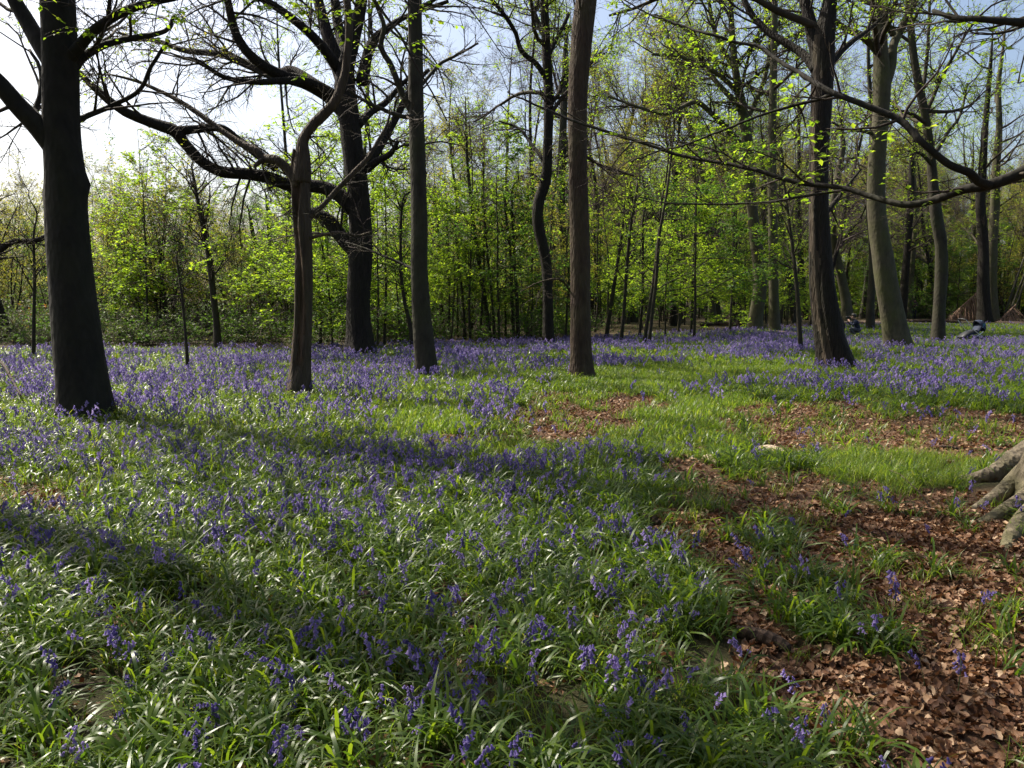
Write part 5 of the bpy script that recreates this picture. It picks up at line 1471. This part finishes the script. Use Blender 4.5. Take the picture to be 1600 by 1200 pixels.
def ball(name, c, r, mat, parent, sq=(1, 1, 1), cut=None):
    bm = bmesh.new(); bmesh.ops.create_icosphere(bm, subdivisions=3, radius=r)
    for v in bm.verts:
        v.co = Vector((v.co.x * sq[0] + c[0], v.co.y * sq[1] + c[1], v.co.z * sq[2] + c[2]))
        v.co += v.co.normalized() * 0.004 * math.sin(v.co.x * 90) * math.sin(v.co.z * 80)
    if cut:
        bmesh.ops.delete(bm, geom=[v for v in bm.verts if cut(v.co)], context='VERTS')
    return bm_obj(name, bm, mat, parent)
# crouching photographer, facing -x (towards the dark trunk); local +x is forward, then turned
J = dict(pelvis=(0, 0, .30), waist=(.06, 0, .42), chest=(.14, 0, .60), neck=(.20, 0, .73), head0=(.24, 0, .80), head1=(.26, 0, .93),
         sl=(.15, .19, .67), el=(.30, .25, .50), wl=(.43, .10, .70), hl=(.46, .05, .76),
         sr=(.15, -.19, .67), er=(.31, -.25, .52), wr=(.43, -.10, .70), hr=(.46, -.05, .76),
         pl=(0, .11, .28), kl=(.42, .17, .36), al=(.16, .16, .08), tl=(.36, .18, .045),
         pr=(0, -.11, .28), kr=(.36, -.18, .22), ar=(-.02, -.16, .08), tr=(.14, -.18, .05))
B = [('pelvis', 'waist'), ('waist', 'chest'), ('chest', 'neck'), ('neck', 'head0'), ('head0', 'head1'), ('chest', 'sl'), ('sl', 'el'), ('el', 'wl'), ('wl', 'hl'),
     ('chest', 'sr'), ('sr', 'er'), ('er', 'wr'), ('wr', 'hr'), ('pelvis', 'pl'), ('pl', 'kl'), ('kl', 'al'), ('al', 'tl'), ('pelvis', 'pr'), ('pr', 'kr'), ('kr', 'ar'), ('ar', 'tr')]
Rr = dict(pelvis=(.16, .15), waist=(.15, .14), chest=(.17, .15), neck=.06, head0=.085, head1=.095, sl=.085, el=.055, wl=.04, hl=.045, sr=.085, er=.055, wr=.04, hr=.045,
          pl=.10, kl=.075, al=.05, tl=.045, pr=.10, kr=.075, ar=.05, tr=.045)
g = ground_at(1341, 526)
def paint1(p):
    if p.z > 0.77 and p.x < 0.40: return 0
    if p.x > 0.41 and p.z > 0.66: return 0
    if p.z < 0.075: return 3
    if p.z < 0.40 and not (p.x < 0.1 and p.z > 0.36): return 2
    return 1
ph = figure('person', 'person crouching in a dark jacket and grey trousers, holding a camera to the face', (g[0], g[1], gz(g[0], g[1])), math.radians(168), J, B, Rr, ([M['skin'], M['jacket'], M['jeans'], M['black']], paint1))
ball('hair', (.235, 0, .915), .118, M['hair'], ph, (1, .92, 1), lambda c: c.x > .29 and c.z < .95)
ball('nose', (.365, 0, .87), .018, M['skin'], ph)
for sy in (-1, 1):
    ball('ear', (.245, sy * .105, .87), .025, M['skin'], ph, (.7, .4, 1.2))
camo = thing('held_camera', (g[0], g[1], gz(g[0], g[1])), 'small black camera held up by the crouching person', 'camera'); camo.rotation_euler = (0, 0, math.radians(168))
bm = bmesh.new(); bmesh.ops.create_cube(bm, size=1.0)
for v in bm.verts: v.co = Vector((v.co.x * .06 + .44, v.co.y * .13, v.co.z * .085 + .86))
bmesh.ops.bevel(bm, geom=list(bm.edges), offset=0.008, segments=2)
bm_obj('camera_body', bm, M['black'], camo)
V, F = tube1((.46, 0, .855), (.55, 0, .855), .034, .036, 14); obj('lens', mesh_np('lens', V, F, M['black']), camo)

# standing person far off among the trunks, arms bent in front
J = dict(pelvis=(0, 0, .92), waist=(0, 0, 1.08), chest=(0, 0, 1.30), neck=(.01, 0, 1.47), head0=(.02, 0, 1.54), head1=(.03, 0, 1.66),
         sl=(0, .18, 1.40), el=(.02, .25, 1.14), wl=(.20, .12, 1.16), hl=(.27, .05, 1.18),
         sr=(0, -.18, 1.40), er=(.02, -.25, 1.14), wr=(.20, -.12, 1.16), hr=(.27, -.05, 1.18),
         pl=(0, .09, .86), kl=(.02, .10, .48), al=(-.01, .10, .08), tl=(.14, .11, .04),
         pr=(0, -.09, .86), kr=(.02, -.10, .48), ar=(-.01, -.10, .08), tr=(.14, -.11, .04))
Rr = dict(pelvis=(.15, .13), waist=(.13, .12), chest=(.16, .13), neck=.055, head0=.08, head1=.09, sl=.075, el=.05, wl=.038, hl=.042, sr=.075, er=.05, wr=.038, hr=.042,
          pl=.10, kl=.07, al=.048, tl=.042, pr=.10, kr=.07, ar=.048, tr=.042)
g = ground_at(1428, 498)
def paint2(p):
    if p.z > 1.49: return 0
    if p.x > .19 and 1.05 < p.z < 1.3: return 0
    if p.z > 1.02: return 1
    if p.z < .075: return 3
    return 2
sp = figure('person', 'person standing far off in a plum top and dark trousers, arms bent in front', (g[0], g[1], gz(g[0], g[1])), math.radians(-105), J, B, Rr, ([M['skin'], M['plum'], M['dress'], M['black']], paint2))
ball('hair', (.01, 0, 1.655), .112, M['hair'], sp, (1, .92, 1), lambda c: c.x > .07 and c.z < 1.69)
ball('nose', (.128, 0, 1.61), .016, M['skin'], sp)
for sy in (-1, 1):
    ball('ear', (.02, sy * .098, 1.61), .024, M['skin'], sp, (.7, .4, 1.2))
# bags on the floor beside that person
for k, (px, w, h, mt, lb) in enumerate(((1402, .55, .42, 'navy', 'dark bag lying on the floor near the standing person'), (1412, .6, .5, 'black', 'larger black bag slumped between the trunks near the standing person'), (1421, .5, .3, 'dress', 'low dark bundle at the feet of the standing person'))):
    g = ground_at(px, 498)
    t = thing('bag', (g[0], g[1], gz(g[0], g[1])), lb, 'bag')
    b = ball('sack', (0, 0, h * .45), .5, M[mt], t, (w * 1.1, w * .8, h))
    bar('strap', [(-.15 * w, -.1, h * .8), (-.1 * w, -.1, h * 1.05), (.1 * w, -.1, h * 1.05), (.15 * w, -.1, h * .8)], .018, M['black'], t)
    if k == 0:
        ball('label_patch', (.02, -w * .36, h * .6), .10, M['white'], t, (1, .5, .8))
